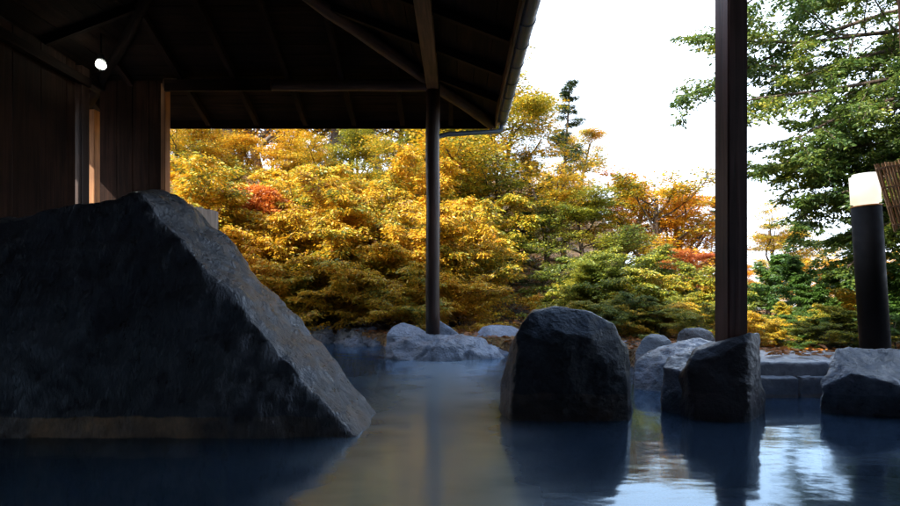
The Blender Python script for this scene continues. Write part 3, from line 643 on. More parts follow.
for (a_, b_), t_, bo_, d_, lb, sd in flat:
    mid = (a_+b_)/2; w_ = b_-a_
    t_ -= 4.5; a_ -= 5; b_ += 4; w_ = b_-a_; q = [P(a_, bo_-3, d_), P(a_+w_*.25, t_+1.2, d_+.1), P(mid, t_, d_+.15), P(b_-w_*.2, t_+1, d_+.1), P(b_, bo_-2, d_), P(mid, bo_+1, d_-.25), P(a_+w_*.2, t_+2, d_+.6), P(b_-w_*.2, t_+2, d_+.6)]
    rock('rock', [q+base_pts(q)], M_rockF, voxel=.016, amp=.03, freq=4.5, seed=sd, smooth_it=0, crack=.014, label=lb)
# edge rocks further right behind the ridge rock, closing the shore
q = [P(595, 346, 6.6), P(605, 338, 6.8), P(628, 340, 6.8), P(636, 352, 6.6), P(600, 356, 6.4), P(632, 360, 6.3), P(600, 344, 7.3), P(630, 346, 7.3)]
rock('rock', [q+base_pts(q)], M_rockG, voxel=.025, amp=.015, seed=71, label='low grey shore rock mostly hidden behind the middle boulder')
# kerb of dressed stones on the right shore
def kerb_block(px0, px1, yt, yb, d0, d1, seed, lb):
    p = []
    xa, xb = X(px0, d0), X(px1, d0)
    zt = CAMH-(yt-294)/600*d0; zb = CAMH-(yb-294)/600*d0
    for x_ in (xa, xb):
        for y_ in (d0, d1):
            for z_ in (zt, zb-.02): p.append(Vector((x_, y_, z_)))
    return rock('kerb_stone', [p], M_kerb, voxel=.016, amp=.008, freq=5, seed=seed, smooth_it=3, label=lb, group='kerb stones on the right shore', cat='stone')
kerb_block(748, 829, 362, 376, 4.12, 4.5, 81, 'grey upper kerb stone with fallen leaves, right of the square post')
kerb_block(830, 930, 362, 376, 4.14, 4.5, 82, 'upper kerb stone lying behind the grey flat-topped slab')
kerb_block(931, 1040, 362, 376, 4.12, 4.5, 83, 'upper kerb stone beyond the right edge of the slab')
kerb_block(742, 800, 377, 430, 4.03, 4.45, 84, 'lower kerb stone at the waterline beside the post rock')
kerb_block(801, 893, 376, 430, 4.05, 4.45, 85, 'lower kerb stone at the waterline running behind the slab rock')
kerb_block(894, 1040, 377, 430, 4.03, 4.45, 86, 'lower waterline kerb stone beyond the right end')
kerb_block(742, 1040, 357.5, 362, 4.42, 5.0, 87, 'long flat paving strip lying behind the upper kerb stones')
# stones on the pool bed
rnd = random.Random(4)
bed_lab = ['pale oval stone under the water in the middle of the pool', 'greenish flat stone under the water left of the middle boulder', 'small round stone on the pool bed by the big boulder tip',
           'brown stone on the pool bed nearest the camera', 'flat buff stone on the pool bed below the round post reflection', 'dull grey stone on the pool bed between the boulders']
for i, (px, py, w_) in enumerate([(418, 438, .17), (472, 433, .12), (394, 425, .09), (420, 495, .14), (385, 470, .14), (455, 410, .12)]):
    d0 = 600*(CAMH+.30)/(py-294); c_ = Vector((X(px, d0), d0, -.30))
    q = [c_+Vector((math.cos(a)*w_*rnd.uniform(.8, 1.1), math.sin(a)*w_*.8*rnd.uniform(.8, 1.1), z_)) for a in [k*math.pi/4 for k in range(8)] for z_ in (-.12, .07*rnd.uniform(.6, 1))]+[c_+Vector((0, 0, .12))]
    rock('pool_stone', [q], [M_kerb, M_rockG][i % 2], voxel=.02, amp=.01, seed=90+i, label=bed_lab[i], cat='stone', group='stones on the pool bed')

# ---------------------------------------------------------------- bollard lamp
LB = P(876, 352, 4.75); LB.z = .17
LT = P(864, 174, 4.75)
bol = empty('bollard_lamp', LB); tag(bol, 'tall black cylindrical bollard lamp with a glowing white top, standing behind the slab rock', 'lamp')
axis_v = (LT-LB); Lt = axis_v.length; Mq = axis_v.to_track_quat('Z', 'Y')
bol.rotation_mode = 'QUATERNION'; bol.rotation_quaternion = Mq
r_ = 13.3/600*4.75; zs = P(0, 206, 4.75).z-LB.z
def cyl(name, z0, z1, r0, r1, mat, parent, bev=.006, seg=40):
    bm = bmesh.new(); bmesh.ops.create_cone(bm, cap_ends=True, segments=seg, radius1=r0, radius2=r1, depth=z1-z0)
    for q in bm.verts: q.co.z += (z0+z1)/2
    if bev: bmesh.ops.bevel(bm, geom=[e_ for e_ in bm.edges if abs(e_.verts[0].co.z-e_.verts[1].co.z) < 1e-4], offset=bev, segments=3, affect='EDGES')
    return from_bm(name, bm, mat, parent, smooth=True)
cyl('base', -.15, .03, r_*1.25, r_*1.25, M_black, bol)
cyl('post', .03, zs, r_, r_, M_black, bol)
m, Nn, Ll, b = newmat('lit_white_acrylic'); b.inputs['Base Color'].default_value = (.85, .82, .75, 1); b.inputs['Roughness'].default_value = .35
tcn = Nn.new('ShaderNodeTexCoord'); gr = Nn.new('ShaderNodeTexNoise'); gr.inputs['Scale'].default_value = 5; Ll.new(tcn.outputs['Object'], gr.inputs[0])
rp = ramp(Nn, [(.3, (1, .97, .88)), (.65, (1, .87, .58))]); Ll.new(gr.outputs[0], rp.inputs[0]); Ll.new(rp.outputs[0], b.inputs['Emission Color']); b.inputs['Emission Strength'].default_value = .22
cyl('lamp_shade', zs+.004, Lt, r_*.985, r_*.985, m, bol, bev=.02)
m3, Nn, Ll, b = newmat('amber_ring'); b.inputs['Base Color'].default_value = (.6, .25, .05, 1)
cyl('ring', zs-.004, zs+.006, r_*1.01, r_*1.01, m3, bol, bev=0)

# ---------------------------------------------------------------- bamboo screen and fence
scr = empty('bamboo_blind', P(884, 200, 4.3)); tag(scr, 'reddish bamboo slat blind hanging askew at the right edge beside the bollard lamp', 'blind')
bm = bmesh.new(); lay = bm.verts.layers.float.new('plank'); rnd = random.Random(8)
def P_local(px, py, d): return P(px, py, d)-scr.location
for i in range(26):
    t = i*.0245; tp = P_local(875, 165, 4.3)+Vector((t, 0, t*.17)); bt = P_local(894, 229, 4.3)+Vector((t*1.0, 0, t*.1))
    dd = (bt-tp); tp -= dd*rnd.uniform(0, .03); bt += dd*rnd.uniform(0, .05); off = Vector((0, rnd.uniform(-.006, .006), 0)); w_ = .0075
    vs = []
    for p_ in (tp, bt):
        for s_, y_ in ((-1, -1), (1, -1), (1, 1), (-1, 1)):
            v_ = bm.verts.new(p_+off+Vector((s_*w_, y_*.004, 0))); v_[lay] = rnd.random(); vs.append(v_)
    for f in ((0, 1, 5, 4), (1, 2, 6, 5), (2, 3, 7, 6), (3, 0, 4, 7), (3, 2, 1, 0), (4, 5, 6, 7)): bm.faces.new([vs[k] for k in f])
from_bm('slats', bm, M_bam, scr)
for f_ in (.06, .36, .66, .94):
    a_ = P(875, 165, 4.285).lerp(P(894, 229, 4.285), f_); b2 = a_+Vector((.62, 0, .62*(.17-.07*f_)))
    beam('binding', a_, b2, .014, .014, M_bam, scr, bevel=.002)
# fence behind the big boulder
fa = P(196, 208, 6.9); fb = P(226, 214, 7.8)
fen = empty('picket_fence', (fa.x, fa.y, 0)); tag(fen, 'pale weathered board fence, its tops just showing behind the big left boulder\'s ridge', 'fence')
dirf = (fb-fa); dirf.z = 0; Lf_ = dirf.length; dirf.normalize()
n_ = 14
for i in range(n_):
    p_ = Vector((fa.x, fa.y, 0))+dirf*(i*Lf_/n_)-dirf*.25; zt = fa.z+(fb.z-fa.z)*i/n_ + random.Random(i).uniform(-.015, .015)
    beam('picket', (p_.x, p_.y, .1), (p_.x, p_.y, zt), .075, .02, M_pale, fen, bevel=.003, up=Vector((-dirf.y, dirf.x, 0)))
for zr in (.5, 1.2):
    pa = Vector((fa.x, fa.y, zr))-dirf*.3+Vector((-dirf.y, dirf.x, 0))*.03; beam('rail', pa, pa+dirf*(Lf_+.1), .04, .06, M_pale, fen)

# ---------------------------------------------------------------- trees
class Tree:
    def __init__(s, seed): s.r = np.random.default_rng(seed); s.seg = []; s.tips = []   # seg: (polyline, radii)
    def limb(s, p, d, L, rad, level, spec):
        sp = spec[level]; n = sp['n']; r = s.r
        pts = [p]; dirs = [d]; 
        for i in range(n):
            d = d + r.normal(0, sp['wander'], 3); d[2] += sp['trop']; d /= np.linalg.norm(d)
            p = p + d*L/n; pts.append(p); dirs.append(d)
        pts = np.array(pts); rads = rad*np.linspace(1, sp.get('end', .35), n+1)
        s.seg.append((pts, rads, level))
        if level+1 < len(spec):
            nx_ = spec[level+1]; k = sp['kids']
            for j in range(k):
                t = sp['from'] + (1-sp['from'])*(j+r.random())/k
                i = min(int(t*n), n-1); f = t*n-i; q = pts[i]*(1-f)+pts[i+1]*f; dd = dirs[i+1]
                ang = r.uniform(0, 2*np.pi) if level == 0 else (1 if j % 2 else -1)*np.pi/2 + r.normal(0, sp.get('roll', .7))
                up = np.array([0, 0, 1.]) if abs(dd[2]) < .9 else np.array([1., 0, 0])
                a = np.cross(dd, up); a /= np.linalg.norm(a); b = np.cross(a, dd)
                side = a*np.sin(ang)+b*np.cos(ang) if level > 0 else a*np.cos(ang)+b*np.sin(ang)
                th = np.radians(r.normal(nx_['angle'], 8)); nd = dd*np.cos(th)+side*np.sin(th)
                ln = nx_['len']*L*(1.15-.65*t if level > 0 else sp['prof'](t))*r.uniform(.75, 1.2)
                s.limb(q, nd, ln, rad*(1-.65*t)*nx_['rad'], level+1, spec)
        if sp.get('leaf'):
            for i in range(1, n+1): s.tips.append((pts[i], dirs[i], pts[i-1]))
    def branch_mesh(s, minr=.0, maxlev=9):
        V = []; F = []; o = 0
        for pts, rads, lev in s.seg:
            if lev > maxlev: continue
            k = 8 if lev == 0 else (5 if lev == 1 else 3)
            n = len(pts)
            t = np.gradient(pts, axis=0); t /= np.linalg.norm(t, axis=1, keepdims=True)+1e-9
            up = np.where(np.abs(t[:, 2:3]) < .9, [[0, 0, 1.]], [[1., 0, 0]])
            a = np.cross(t, up); a /= np.linalg.norm(a, axis=1, keepdims=True)+1e-9; b = np.cross(t, a)
            an = np.arange(k)*2*np.pi/k
            ring = pts[:, None]+(a[:, None]*np.cos(an)[None, :, None]+b[:, None]*np.sin(an)[None, :, None])*np.maximum(rads, .003)[:, None, None]
            V.append(ring.reshape(-1, 3)); I = np.arange(n*k).reshape(n, k)+o
            F.append(np.stack([I[:-1], np.roll(I[:-1], -1, 1), np.roll(I[1:], -1, 1), I[1:]], -1).reshape(-1, 4)); o += n*k
        return np.concatenate(V), np.concatenate(F)
def leaves(tips, r, per, size, spread, flat=.35, droop=.25, tilt=.5, aspect=.62, shape='leaf'):
    """leaf blades (two folded triangles pairs) scattered as flat sprays round twig points"""
    T = np.array([t[0] for t in tips]); D = np.array([t[1] for t in tips]); T0 = np.array([t[2] for t in tips])
    n = len(T)*per; i = np.repeat(np.arange(len(T)), per)
    f = r.random(n)[:, None]; c = T[i]*f+T0[i]*(1-f)
    off = r.normal(0, 1, (n, 3))*spread; off[:, 2] *= flat
    off[:, 2] -= droop*np.hypot(off[:, 0], off[:, 1])
    c = c+off
    out = off+D[i]*spread*.8+r.normal(0, spread*.5, (n, 3)); out[:, 2] = out[:, 2]*.3 - droop*spread*1.2
    out /= np.linalg.norm(out, axis=1, keepdims=True)+1e-9
    nrm = np.array([0, 0, 1.])+r.normal(0, tilt, (n, 3))
    sd = np.cross(out, nrm); sd /= np.linalg.norm(sd, axis=1, keepdims=True)+1e-9; nrm = np.cross(sd, out)
    L = size*r.uniform(.5, 1.5, n)[:, None]
    w = L*aspect*.5; up = nrm*L*.10
    if shape == 'leaf':     # pointed blade folded on its midrib
        V = np.stack([c, c+out*L*.42+sd*w+up, c+out*L, c+out*L*.42-sd*w+up], 1).reshape(-1, 3)
        b = (np.arange(n)*4)[:, None]; F = np.concatenate([b+np.array([[0, 1, 2]]), b+np.array([[0, 2, 3]])], 0)
    else:                   # maple: three lobes
        V = np.stack([c, c+out*L*.35+sd*w*.35, c+out*L*.62+sd*w*1.25+up, c+out*L*.52+sd*w*.3, c+out*L, c+out*L*.52-sd*w*.3, c+out*L*.62-sd*w*1.25+up, c+out*L*.35-sd*w*.35], 1).reshape(-1, 3)
        b = (np.arange(n)*8)[:, None]; F = np.concatenate([b+np.array([[k]]) for k in ()], 0) if False else np.concatenate([b+np.array([q]) for q in ([0, 1, 3], [1, 2, 3], [0, 3, 5], [3, 4, 5], [0, 5, 7], [5, 6, 7])], 0)
    return V, F
def spec_maple(levels_wander=.16, kids0=13, low=.22):
    return [dict(n=7, wander=.07, trop=.03, kids=kids0, **{'from': low}, prof=lambda t: 1.05-.55*t, end=.3),
            dict(n=7, wander=.15, trop=.03, angle=62, len=.66, rad=.55, kids=8, **{'from': .22}, roll=.28),
            dict(n=5, wander=.16, trop=-.01, angle=48, len=.52, rad=.5, kids=5, **{'from': .15}, roll=.3, leaf=True),
            dict(n=3, wander=.15, trop=-.04, angle=45, len=.5, rad=.5, leaf=True)]
def make_tree(kind, seed, H, per, size, spread, mat, bark, spec, rad=.05, maxlev=3, **kw):
    """returns list of (part name, mesh) centred on the trunk's foot, height H"""
    t = Tree(seed); t.limb(np.zeros(3), np.array([t.r.normal(0, .06), t.r.normal(0, .06), 1.]), H*.86, rad*H*.5, 0, spec)
    V, F = t.branch_mesh(maxlev=maxlev); tr = mesh_np(kind+'_trunk', V, F, bark, True)
    LV, LF = leaves(t.tips, t.r, per, size, spread, **kw); cr = mesh_np(kind+'_crown', LV, LF, mat)
    print(kind, 'tips', len(t.tips), 'leaves', len(t.tips)*per, 'span', LV.min(0).round(2), LV.max(0).round(2))
    return tr, cr
def place_tree(name, meshes, px, d, label, cat, H0, H, group=None, rot=0, mat=None, z=None, sx=1, sink=.05):
    x_ = X(px, d); zg = float(ground_z(x_, d)) if z is None else z
    e_ = empty(name, (x_, d, zg-sink), rot); s = H/H0; e_.scale = (s*sx, s*sx, s)
    tag(e_, label, cat, group)
    a = link('trunk', meshes[0], None, e_); c = link('crown', meshes[1], None, e_)
    if mat:
        c.material_slots[0].link = 'OBJECT'; c.material_slots[0].material = mat
    return e_
# prototypes
H0 = 4.0
MA = [make_tree('maple', 100+i, H0, 16, .060, .13, ML_gold, M_bark, spec_maple(kids0=14), shape='maple', flat=.22, tilt=.4, aspect=.8) for i in range(3)]
SPS = [dict(n=4, wander=.10, trop=.02, kids=17, **{'from': .02}, prof=lambda t: 1.1-.35*t, end=.4),
       dict(n=6, wander=.13, trop=-.035, angle=62, len=.85, rad=.6, kids=8, **{'from': .12}, roll=.5),
       dict(n=5, wander=.15, trop=-.03, angle=45, len=.45, rad=.5, kids=4, **{'from': .15}, roll=.5, leaf=True),
       dict(n=3, wander=.15, trop=-.06, angle=45, len=.5, rad=.5, leaf=True)]
SH = [make_tree('shrub', 200+i, 2.2, 15, .071, .055, ML_yel, M_bark, SPS, rad=.03, flat=.4, droop=.45, aspect=.42) for i in range(2)]
SPB = [dict(n=7, wander=.07, trop=.03, kids=13, **{'from': .16}, prof=lambda t: 1.05-.45*t, end=.3),
       dict(n=7, wander=.13, trop=.05, angle=45, len=.55, rad=.55, kids=6, **{'from': .3}, roll=1.0),
       dict(n=5, wander=.16, trop=.02, angle=42, len=.5, rad=.5, kids=4, **{'from': .2}, roll=1.0, leaf=True),
       dict(n=3, wander=.15, trop=.0, angle=40, len=.5, rad=.5, leaf=True)]
SPARSE = [make_tree('tall_tree', 300+i, 6.0, 12, .085, .15, ML_gold, M_barkg, SPB, rad=.055, flat=.35, aspect=.6) for i in range(2)]
SPC = [dict(n=10, wander=.015, trop=.0, kids=54, **{'from': .12}, prof=lambda t: 1.02-.93*t, end=.12),
       dict(n=5, wander=.05, trop=-.02, angle=82, len=.24, rad=.28, kids=8, **{'from': .15}, roll=.25, leaf=True),
       dict(n=3, wander=.08, trop=-.02, angle=48, len=.42, rad=.5, leaf=True)]
CON = make_tree('conifer', 400, 6.0, 12, .08, .05, ML_pine, M_bark, SPC, rad=.03, flat=.5, droop=.2, aspect=.16, maxlev=1)
g1 = 'golden shrubs along the far bank'; g2 = 'trees on the slope behind the shrubs'; g3 = 'autumn trees beyond the pool'
# front bank shrubs
for i, (px, d, H, m_, lb) in enumerate([
    (182, 9.6, 2.1, ML_gold, 'orange-gold shrub at far left beside the wall panel jamb'),
    (218, 9.9, 1.7, ML_yel, 'yellow drooping shrub right behind the pale fence tops'),
    (258, 9.7, 1.5, ML_gold, 'gold layered shrub beside the orange azalea mound, above the big boulder slope'),
    (302, 9.7, 1.65, ML_yel, 'bright yellow layered shrub above the lower boulder slope'),
    (340, 10.0, 1.8, ML_yel, 'yellow drooping shrub directly above the layered flat shore rock'),
    (378, 9.8, 1.7, ML_gold, 'golden shrub behind the shore left of the round post'),
    (415, 9.9, 1.7, ML_yel, 'yellow shrub just left of the round post'),
    (452, 10.1, 1.55, ML_gold, 'golden shrub just right of the round post'),
    (226, 11.0, 2.0, ML_gold, 'gold shrub higher up the slope left of the azalea mound'),
    (318, 11.2, 2.0, ML_gold, 'orange-gold shrub in the second row above the layered rock'),
    (362, 11.4, 2.0, ML_gold, 'gold shrub in the second row midway between wall and post'),
    (405, 11.3, 2.0, ML_yel, 'yellowish shrub in the second row left of the post'),
    (280, 10.8, 1.2, ML_ora, 'low orange shrub in the second row below the azalea mound'),
    (470, 11.6, 1.9, ML_lime, 'yellow-green shrub in the second row right of the post')]):
    place_tree('golden_shrub', SH[i % 2], px, d, lb, 'shrub', 2.2, H, g1, rot=i*1.3, mat=m_, sx=1.05)
for i, (px, d, H, m_, lb) in enumerate([
    (232, 9.3, 1.5, ML_gold, 'low gold shrub hidden low behind the boulder slope'),
    (285, 9.25, 1.35, ML_yel, 'low yellow shrub overhanging the shore beside the boulder slope'),
    (322, 9.3, 1.25, ML_gold, 'low gold shrub drooping over the palest shore rocks'),
    (358, 9.35, 1.2, ML_yel, 'low bright yellow shrub drooping over the layered flat rock'),
    (393, 9.3, 1.15, ML_yel, 'low yellow shrub right above the peaked grey rock'),
    (428, 9.25, 1.15, ML_gold, 'low gold shrub directly behind the foot of the round post'),
    (462, 9.3, 1.1, ML_yel, 'low yellow shrub above the slanting stone slab'),
    (578, 10.2, 1.2, ML_dgr, 'lime shrub above the crown of the middle boulder'),
    (625, 9.2, 1.2, ML_dgr, 'lime shrub above the gap right of the middle boulder'),
    (662, 9.0, .9, ML_lime, 'small yellow-green shrub over the two small dark rocks'),
    (705, 9.2, 1.0, ML_dgr, 'small lime shrub touching the left edge of the square post')]):
    place_tree('low_shrub', SH[(i+1) % 2], px, d, lb, 'shrub', 2.2, H, 'low shrubs over the shore', rot=i*1.9+.5, mat=m_, sx=1.25, sink=.2)
# slope trees
for i, (px, d, H, m_, mm, lb) in enumerate([
    (175, 11.8, 3.1, ML_gold, 0, 'gold maple rising beside the jamb at the left end of the view'),
    (208, 12.6, 3.0, ML_gold, 1, 'gold maple crown above the pale fence, left part of the slope'),
    (262, 13.5, 2.6, ML_yel, 2, 'yellow maple on the slope over the azalea mound'),
    (312, 13.0, 2.5, ML_gold, 0, 'gold maple with thin dark stems midway along the slope'),
    (360, 13.6, 2.7, ML_lime, 1, 'greenish-yellow maple on the slope left of the post'),
    (405, 12.8, 2.8, ML_gold, 2, 'gold maple close behind the upper left side of the round post'),
    (447, 12.9, 3.0, ML_lime, 0, 'yellow-green maple showing on both sides of the round post'),
    ]):
    place_tree('maple_tree', MA[mm], px, d, lb, 'maple', H0, H, g2, rot=i*2.1+.4, mat=m_)
for i, (px, d, H, m_, lb) in enumerate([
    (236, 15.5, 6.2, ML_ora, 'thick-trunked tall tree whose trunk rises above the azalea mound'),
    (290, 17.5, 6.0, ML_gold, 'tall thin tree with bare grey stem on the crest, under the tie beam'),
    (330, 16.0, 5.6, ML_yel, 'slender tall yellow tree on the crest with sky showing between its branches'),
    (385, 17.0, 6.0, ML_lime, 'tall forked tree on the crest left of the round post'),
    (420, 18.5, 6.2, ML_gold, 'tall gold tree on the crest just left of the round post'),
    (200, 17.0, 6.5, ML_lime, 'tall greenish tree on the crest at far left'),
    (470, 17.5, 6.2, ML_lime, 'tall greenish tree on the crest right of the round post'),
    (262, 20.5, 6.0, ML_yel, 'far yellow tree seen between the crest trunks')]):
    place_tree('tall_tree', SPARSE[i % 2], px, d, lb, 'tree', 6.0, H, g2, rot=i*1.7, mat=m_)
for i, (px, d, H, m_, lb) in enumerate([(185, 23, 5.0, ML_gold, 'far gold tree high on the hill behind the jamb'), (240, 24, 4.6, ML_ora, 'far orange tree high on the hill left of the thick trunk'),
    (300, 23, 4.2, ML_yel, 'far yellow tree high on the hill below the middle of the tie beam'), (350, 25, 4.6, ML_gold, 'far gold tree on the hilltop between the crest trunks'),
    (400, 24, 4.4, ML_lime, 'far greenish tree on the hilltop left of the round post'), (455, 23, 4.6, ML_gold, 'far gold tree on the hilltop behind the round post')]):
    place_tree('hill_tree', MA[i % 3], px, d, lb, 'tree', H0, H, g2, rot=i*1.1+2, mat=m_, sx=1.3)
# centre and right
for i, (px, d, H, m_, mm, lb) in enumerate([
    (500, 12.6, 4.0, ML_lime, 1, 'tallest golden-green maple, its top beside the end of the gutter'),
    (478, 13.6, 4.2, ML_gold, 0, 'gold maple tucked between the round post and the tallest maple'),
    (543, 12.2, 2.7, ML_gold, 2, 'gold maple sloping down to the right in front of the dark conifer'),
    (585, 11.8, 2.3, ML_dgr, 1, 'small yellow-green maple above the right side of the middle boulder'),
    (768, 13.0, 2.3, ML_gold, 2, 'gold tree showing just right of the square post'),
    (684, 10.5, 1.35, ML_red, 1, 'low red maple left of the foot of the square post'),
    (640, 9.6, 1.15, ML_dgr, 2, 'low yellow-green maple behind the small dark rocks'),
    (600, 9.4, 1.15, ML_dgr, 0, 'low lime-coloured maple just behind the right side of the middle boulder')]):
    place_tree('autumn_maple', MA[mm], px, d, lb, 'maple', H0, H, g3, rot=i*2.7+1, mat=m_, sx=.85 if px == 500 else 1.2)
for i, (px, d, H, m_, lb) in enumerate([(650, 12.5, 2.75, ML_gold, 'round-crowned open gold tree between the middle boulder and the square post'), (610, 13.4, 2.9, ML_ora, 'orange-gold open tree at the left shoulder of the round-crowned tree'),
    (694, 12.8, 2.75, ML_ora, 'open orange tree whose crown meets the left edge of the square post')]):
    place_tree('open_tree', SPARSE[i % 2], px, d, lb, 'tree', 6.0, H, g3, rot=i*2.1+.6, mat=m_, sx=1.55)
g4 = 'dark conifers above the autumn trees'
place_tree('conifer', CON, 563, 16.5, 'dark spire-topped conifer rising behind the gold maples in the middle', 'conifer', 6.0, 5.75, g4, rot=.3)
place_tree('conifer', CON, 707, 21, 'thin pale conifer tip just left of the square post', 'conifer', 6.0, 4.7, g4, rot=1.3, sx=.55)
place_tree('conifer', CON, 215, 13.2, 'green conifer behind the orange maples at far left', 'conifer', 6.0, 2.6, g4, rot=2.2, mat=ML_green, sx=1.5)
place_tree('conifer', CON, 508, 11.6, 'low dark conifer in the shadowy gap left of the middle boulder top', 'conifer', 6.0, 1.9, g4, rot=1.9, sx=2.0)
place_tree('conifer', CON, 525, 14.6, 'dark conifer filling the gap below the tallest maple', 'conifer', 6.0, 3.2, g4, rot=2.9, sx=1.4)
# orange azalea mound
def mound(name, px, d, r_, h_, n, mat, label, cat, size=.05, zc=None):
    rg = np.random.default_rng(int(px*3)); u = rg.normal(0, 1, (n, 3)); u[:, 2] = np.abs(u[:, 2]); u /= np.linalg.norm(u, axis=1, keepdims=True)
    rad = rg.uniform(.82, 1.03, n)**.7; bump = 1+.10*np.sin(u[:, 0]*7+1)*np.sin(u[:, 1]*6)+.06*np.sin(u[:, 2]*13+u[:, 0]*9)
    p = u*rad[:, None]*bump[:, None]*np.array([r_, r_, h_])
    tips = [(p[i], u[i], p[i]*.97) for i in range(n)]
    V, F_ = leaves(tips, rg, 7, size, .03, flat=1, droop=0, tilt=.8)
    x_ = X(px, d); z_ = float(ground_z(x_, d))
    e_ = empty(name, (x_, d, z_ if zc is None else zc)); tag(e_, label, cat)
    link('foliage', mesh_np(name+'_leaves', V, F_, mat), None, e_)
    t = Tree(int(px)); 
    for k in range(9):
        an = k*.7; dz_ = 0 if zc is None else zc-z_; v_ = np.array([math.cos(an)*r_*.7, math.sin(an)*r_*.7, h_*.7+dz_]); t.limb(np.array([0, 0, -dz_-.05]), v_/np.linalg.norm(v_), np.linalg.norm(v_), .02, 0, [dict(n=4, wander=.15, trop=.02, kids=0, **{'from': 0}, prof=None)])
    V, F_ = t.branch_mesh(); link('stems', mesh_np(name+'_stems', V, F_, M_bark, True), None, e_)
mound('azalea', 249, 10.3, .68, .50, 2600, ML_azal, 'dome-shaped clipped orange azalea standing among the golden shrubs', 'shrub', zc=2.0)
# cypress with flat drooping sprays, trunk out of frame at right
cy = Tree(77)
cyb = X(985, 6.6); cyd = 6.6
trunk = np.array([[0, 0, 0], [.03, .02, 1.2], [.0, .05, 2.6], [-.05, .03, 4.0], [-.04, 0, 5.6], [0, 0, 7.2]]); cy.seg.append((trunk, np.array([.17, .15, .13, .10, .07, .02]), 0))
SPY = [None, dict(n=9, wander=.055, trop=-.012, kids=15, angle=0, **{'from': .14}, roll=.35, end=.2, leaf=False),
       dict(n=6, wander=.11, trop=-.035, angle=50, len=.36, rad=.45, kids=7, **{'from': .12}, roll=.4, leaf=True),
       dict(n=3, wander=.13, trop=-.06, angle=45, len=.36, rad=.5, leaf=True)]
rg = cy.r
# the long limbs reaching out over the pool edge: (px of tip, py of tip, depth of tip, start height)
lims = [(742, 8, 6.4, 4.6), (698, 34, 6.6, 3.9), (700, 62, 6.9, 3.6), (740, 92, 6.2, 3.1), (765, 128, 6.9, 2.9), (748, 108, 7.2, 3.2), (785, 168, 6.3, 2.35), (772, 205, 7.0, 2.3),
        (830, 20, 7.2, 4.5), (805, 150, 6.9, 2.9), (850, 190, 5.9, 2.3), (870, 240, 6.2, 1.8), (845, 222, 7.1, 2.1), (795, 0, 7.0, 4.9), (885, 290, 6.9, 1.2), (880, 60, 7.4, 3.9), (870, 140, 7.4, 3.2), (760, 75, 6.8, 3.5), (790, 120, 6.0, 3.0), (800, 185, 6.8, 2.6), (825, 205, 6.3, 2.3), (840, 262, 6.5, 1.7), (860, 215, 6.9, 2.1), (800, 95, 6.9, 3.4), (850, 235, 7.5, 2.0), (770, 180, 7.4, 2.7), (890, 265, 7.4, 1.6)]
for (px, py, d, zs_) in lims:
    tip = P(px, py, d); tip = np.array([tip.x-cyb, tip.y-cyd, tip.z-.1]); st = np.array([0, 0, zs_]); v_ = tip-st; Ln = np.linalg.norm(v_)*1.0; v_ /= np.linalg.norm(v_); v_[2] += .05
    cy.limb(st, v_, Ln, .035, 1, SPY)
for k in range(26):   # the sides turned away from the pool
    an = rg.uniform(-1.9, 1.9); z_ = rg.uniform(1.4, 6.6); cy.limb(np.array([0, 0, z_]), np.array([math.cos(an), math.sin(an), .1]), (7.6-z_)*.34, .03, 1, SPY)
V, F_ = cy.branch_mesh(maxlev=2)
cye = empty('cypress_tree', (cyb, cyd, .1)); tag(cye, 'large green cypress spreading drooping flat sprays against the white sky at upper right', 'tree')
link('trunk', mesh_np('cypress_trunk', V, F_, M_bark, True), None, cye)
V, F_ = leaves(cy.tips, cy.r, 13, .044, .026, flat=.35, droop=.35, aspect=.5, tilt=.6)
link('crown', mesh_np('cypress_crown', V, F_, ML_cypress), None, cye); print('cypress leaves', len(F_)//2)
# small green cypresses at the right shore
SPG = [dict(n=6, wander=.04, trop=.0, kids=34, **{'from': .04}, prof=lambda t: 1.0-.6*t, end=.2),
       dict(n=6, wander=.08, trop=-.01, angle=66, len=.55, rad=.4, kids=9, **{'from': .12}, roll=.4, leaf=True),
       dict(n=3, wander=.12, trop=-.05, angle=45, len=.36, rad=.5, leaf=True)]
GC = make_tree('green_shrub', 500, 1.5, 12, .055, .022, ML_green, M_bark, SPG, rad=.02, flat=.4, droop=.3, aspect=.4, maxlev=1)
g5 = 'green feathery shrubs on the right shore'
place_tree('cypress_shrub', GC, 838, 7.4, 'bright green feathery shrub left of the bollard lamp', 'shrub', 1.5, 1.05, g5, mat=ML_green)
place_tree('cypress_shrub', GC, 802, 8.3, 'leafy green feathery shrub midway between square post and bollard lamp', 'shrub', 1.5, 1.25, g5, rot=4, mat=ML_green)
place_tree('cypress_shrub', GC, 770, 9.5, 'darker green feathery shrub just right of the square post', 'shrub', 1.5, 1.35, g5, rot=1, mat=ML_green)
place_tree('cypress_shrub', GC, 818, 6.9, 'low bright green feathery shrub above the gap between post rock and slab', 'shrub', 1.5, .8, g5, rot=5.2, mat=ML_green)
place_tree('cypress_shrub', GC, 868, 7.0, 'green feathery shrub directly behind the foot of the bollard lamp', 'shrub', 1.5, 1.2, g5, rot=.7, mat=ML_lime)
place_tree('cypress_shrub', GC, 785, 7.6, 'low feathery shrub just beyond the flat paving strip right of the post', 'shrub', 1.5, .55, g5, rot=3.9, mat=ML_lime)
place_tree('cypress_shrub', GC, 905, 6.3, 'green feathery shrub behind the bollard lamp at the right edge', 'shrub', 1.5, 1.15, g5, rot=2, mat=ML_green)
place_tree('cypress_shrub', GC, 860, 9.6, 'yellowish feathery shrub further back left of the bollard lamp', 'shrub', 1.5, 1.3, g5, rot=3, mat=ML_lime)
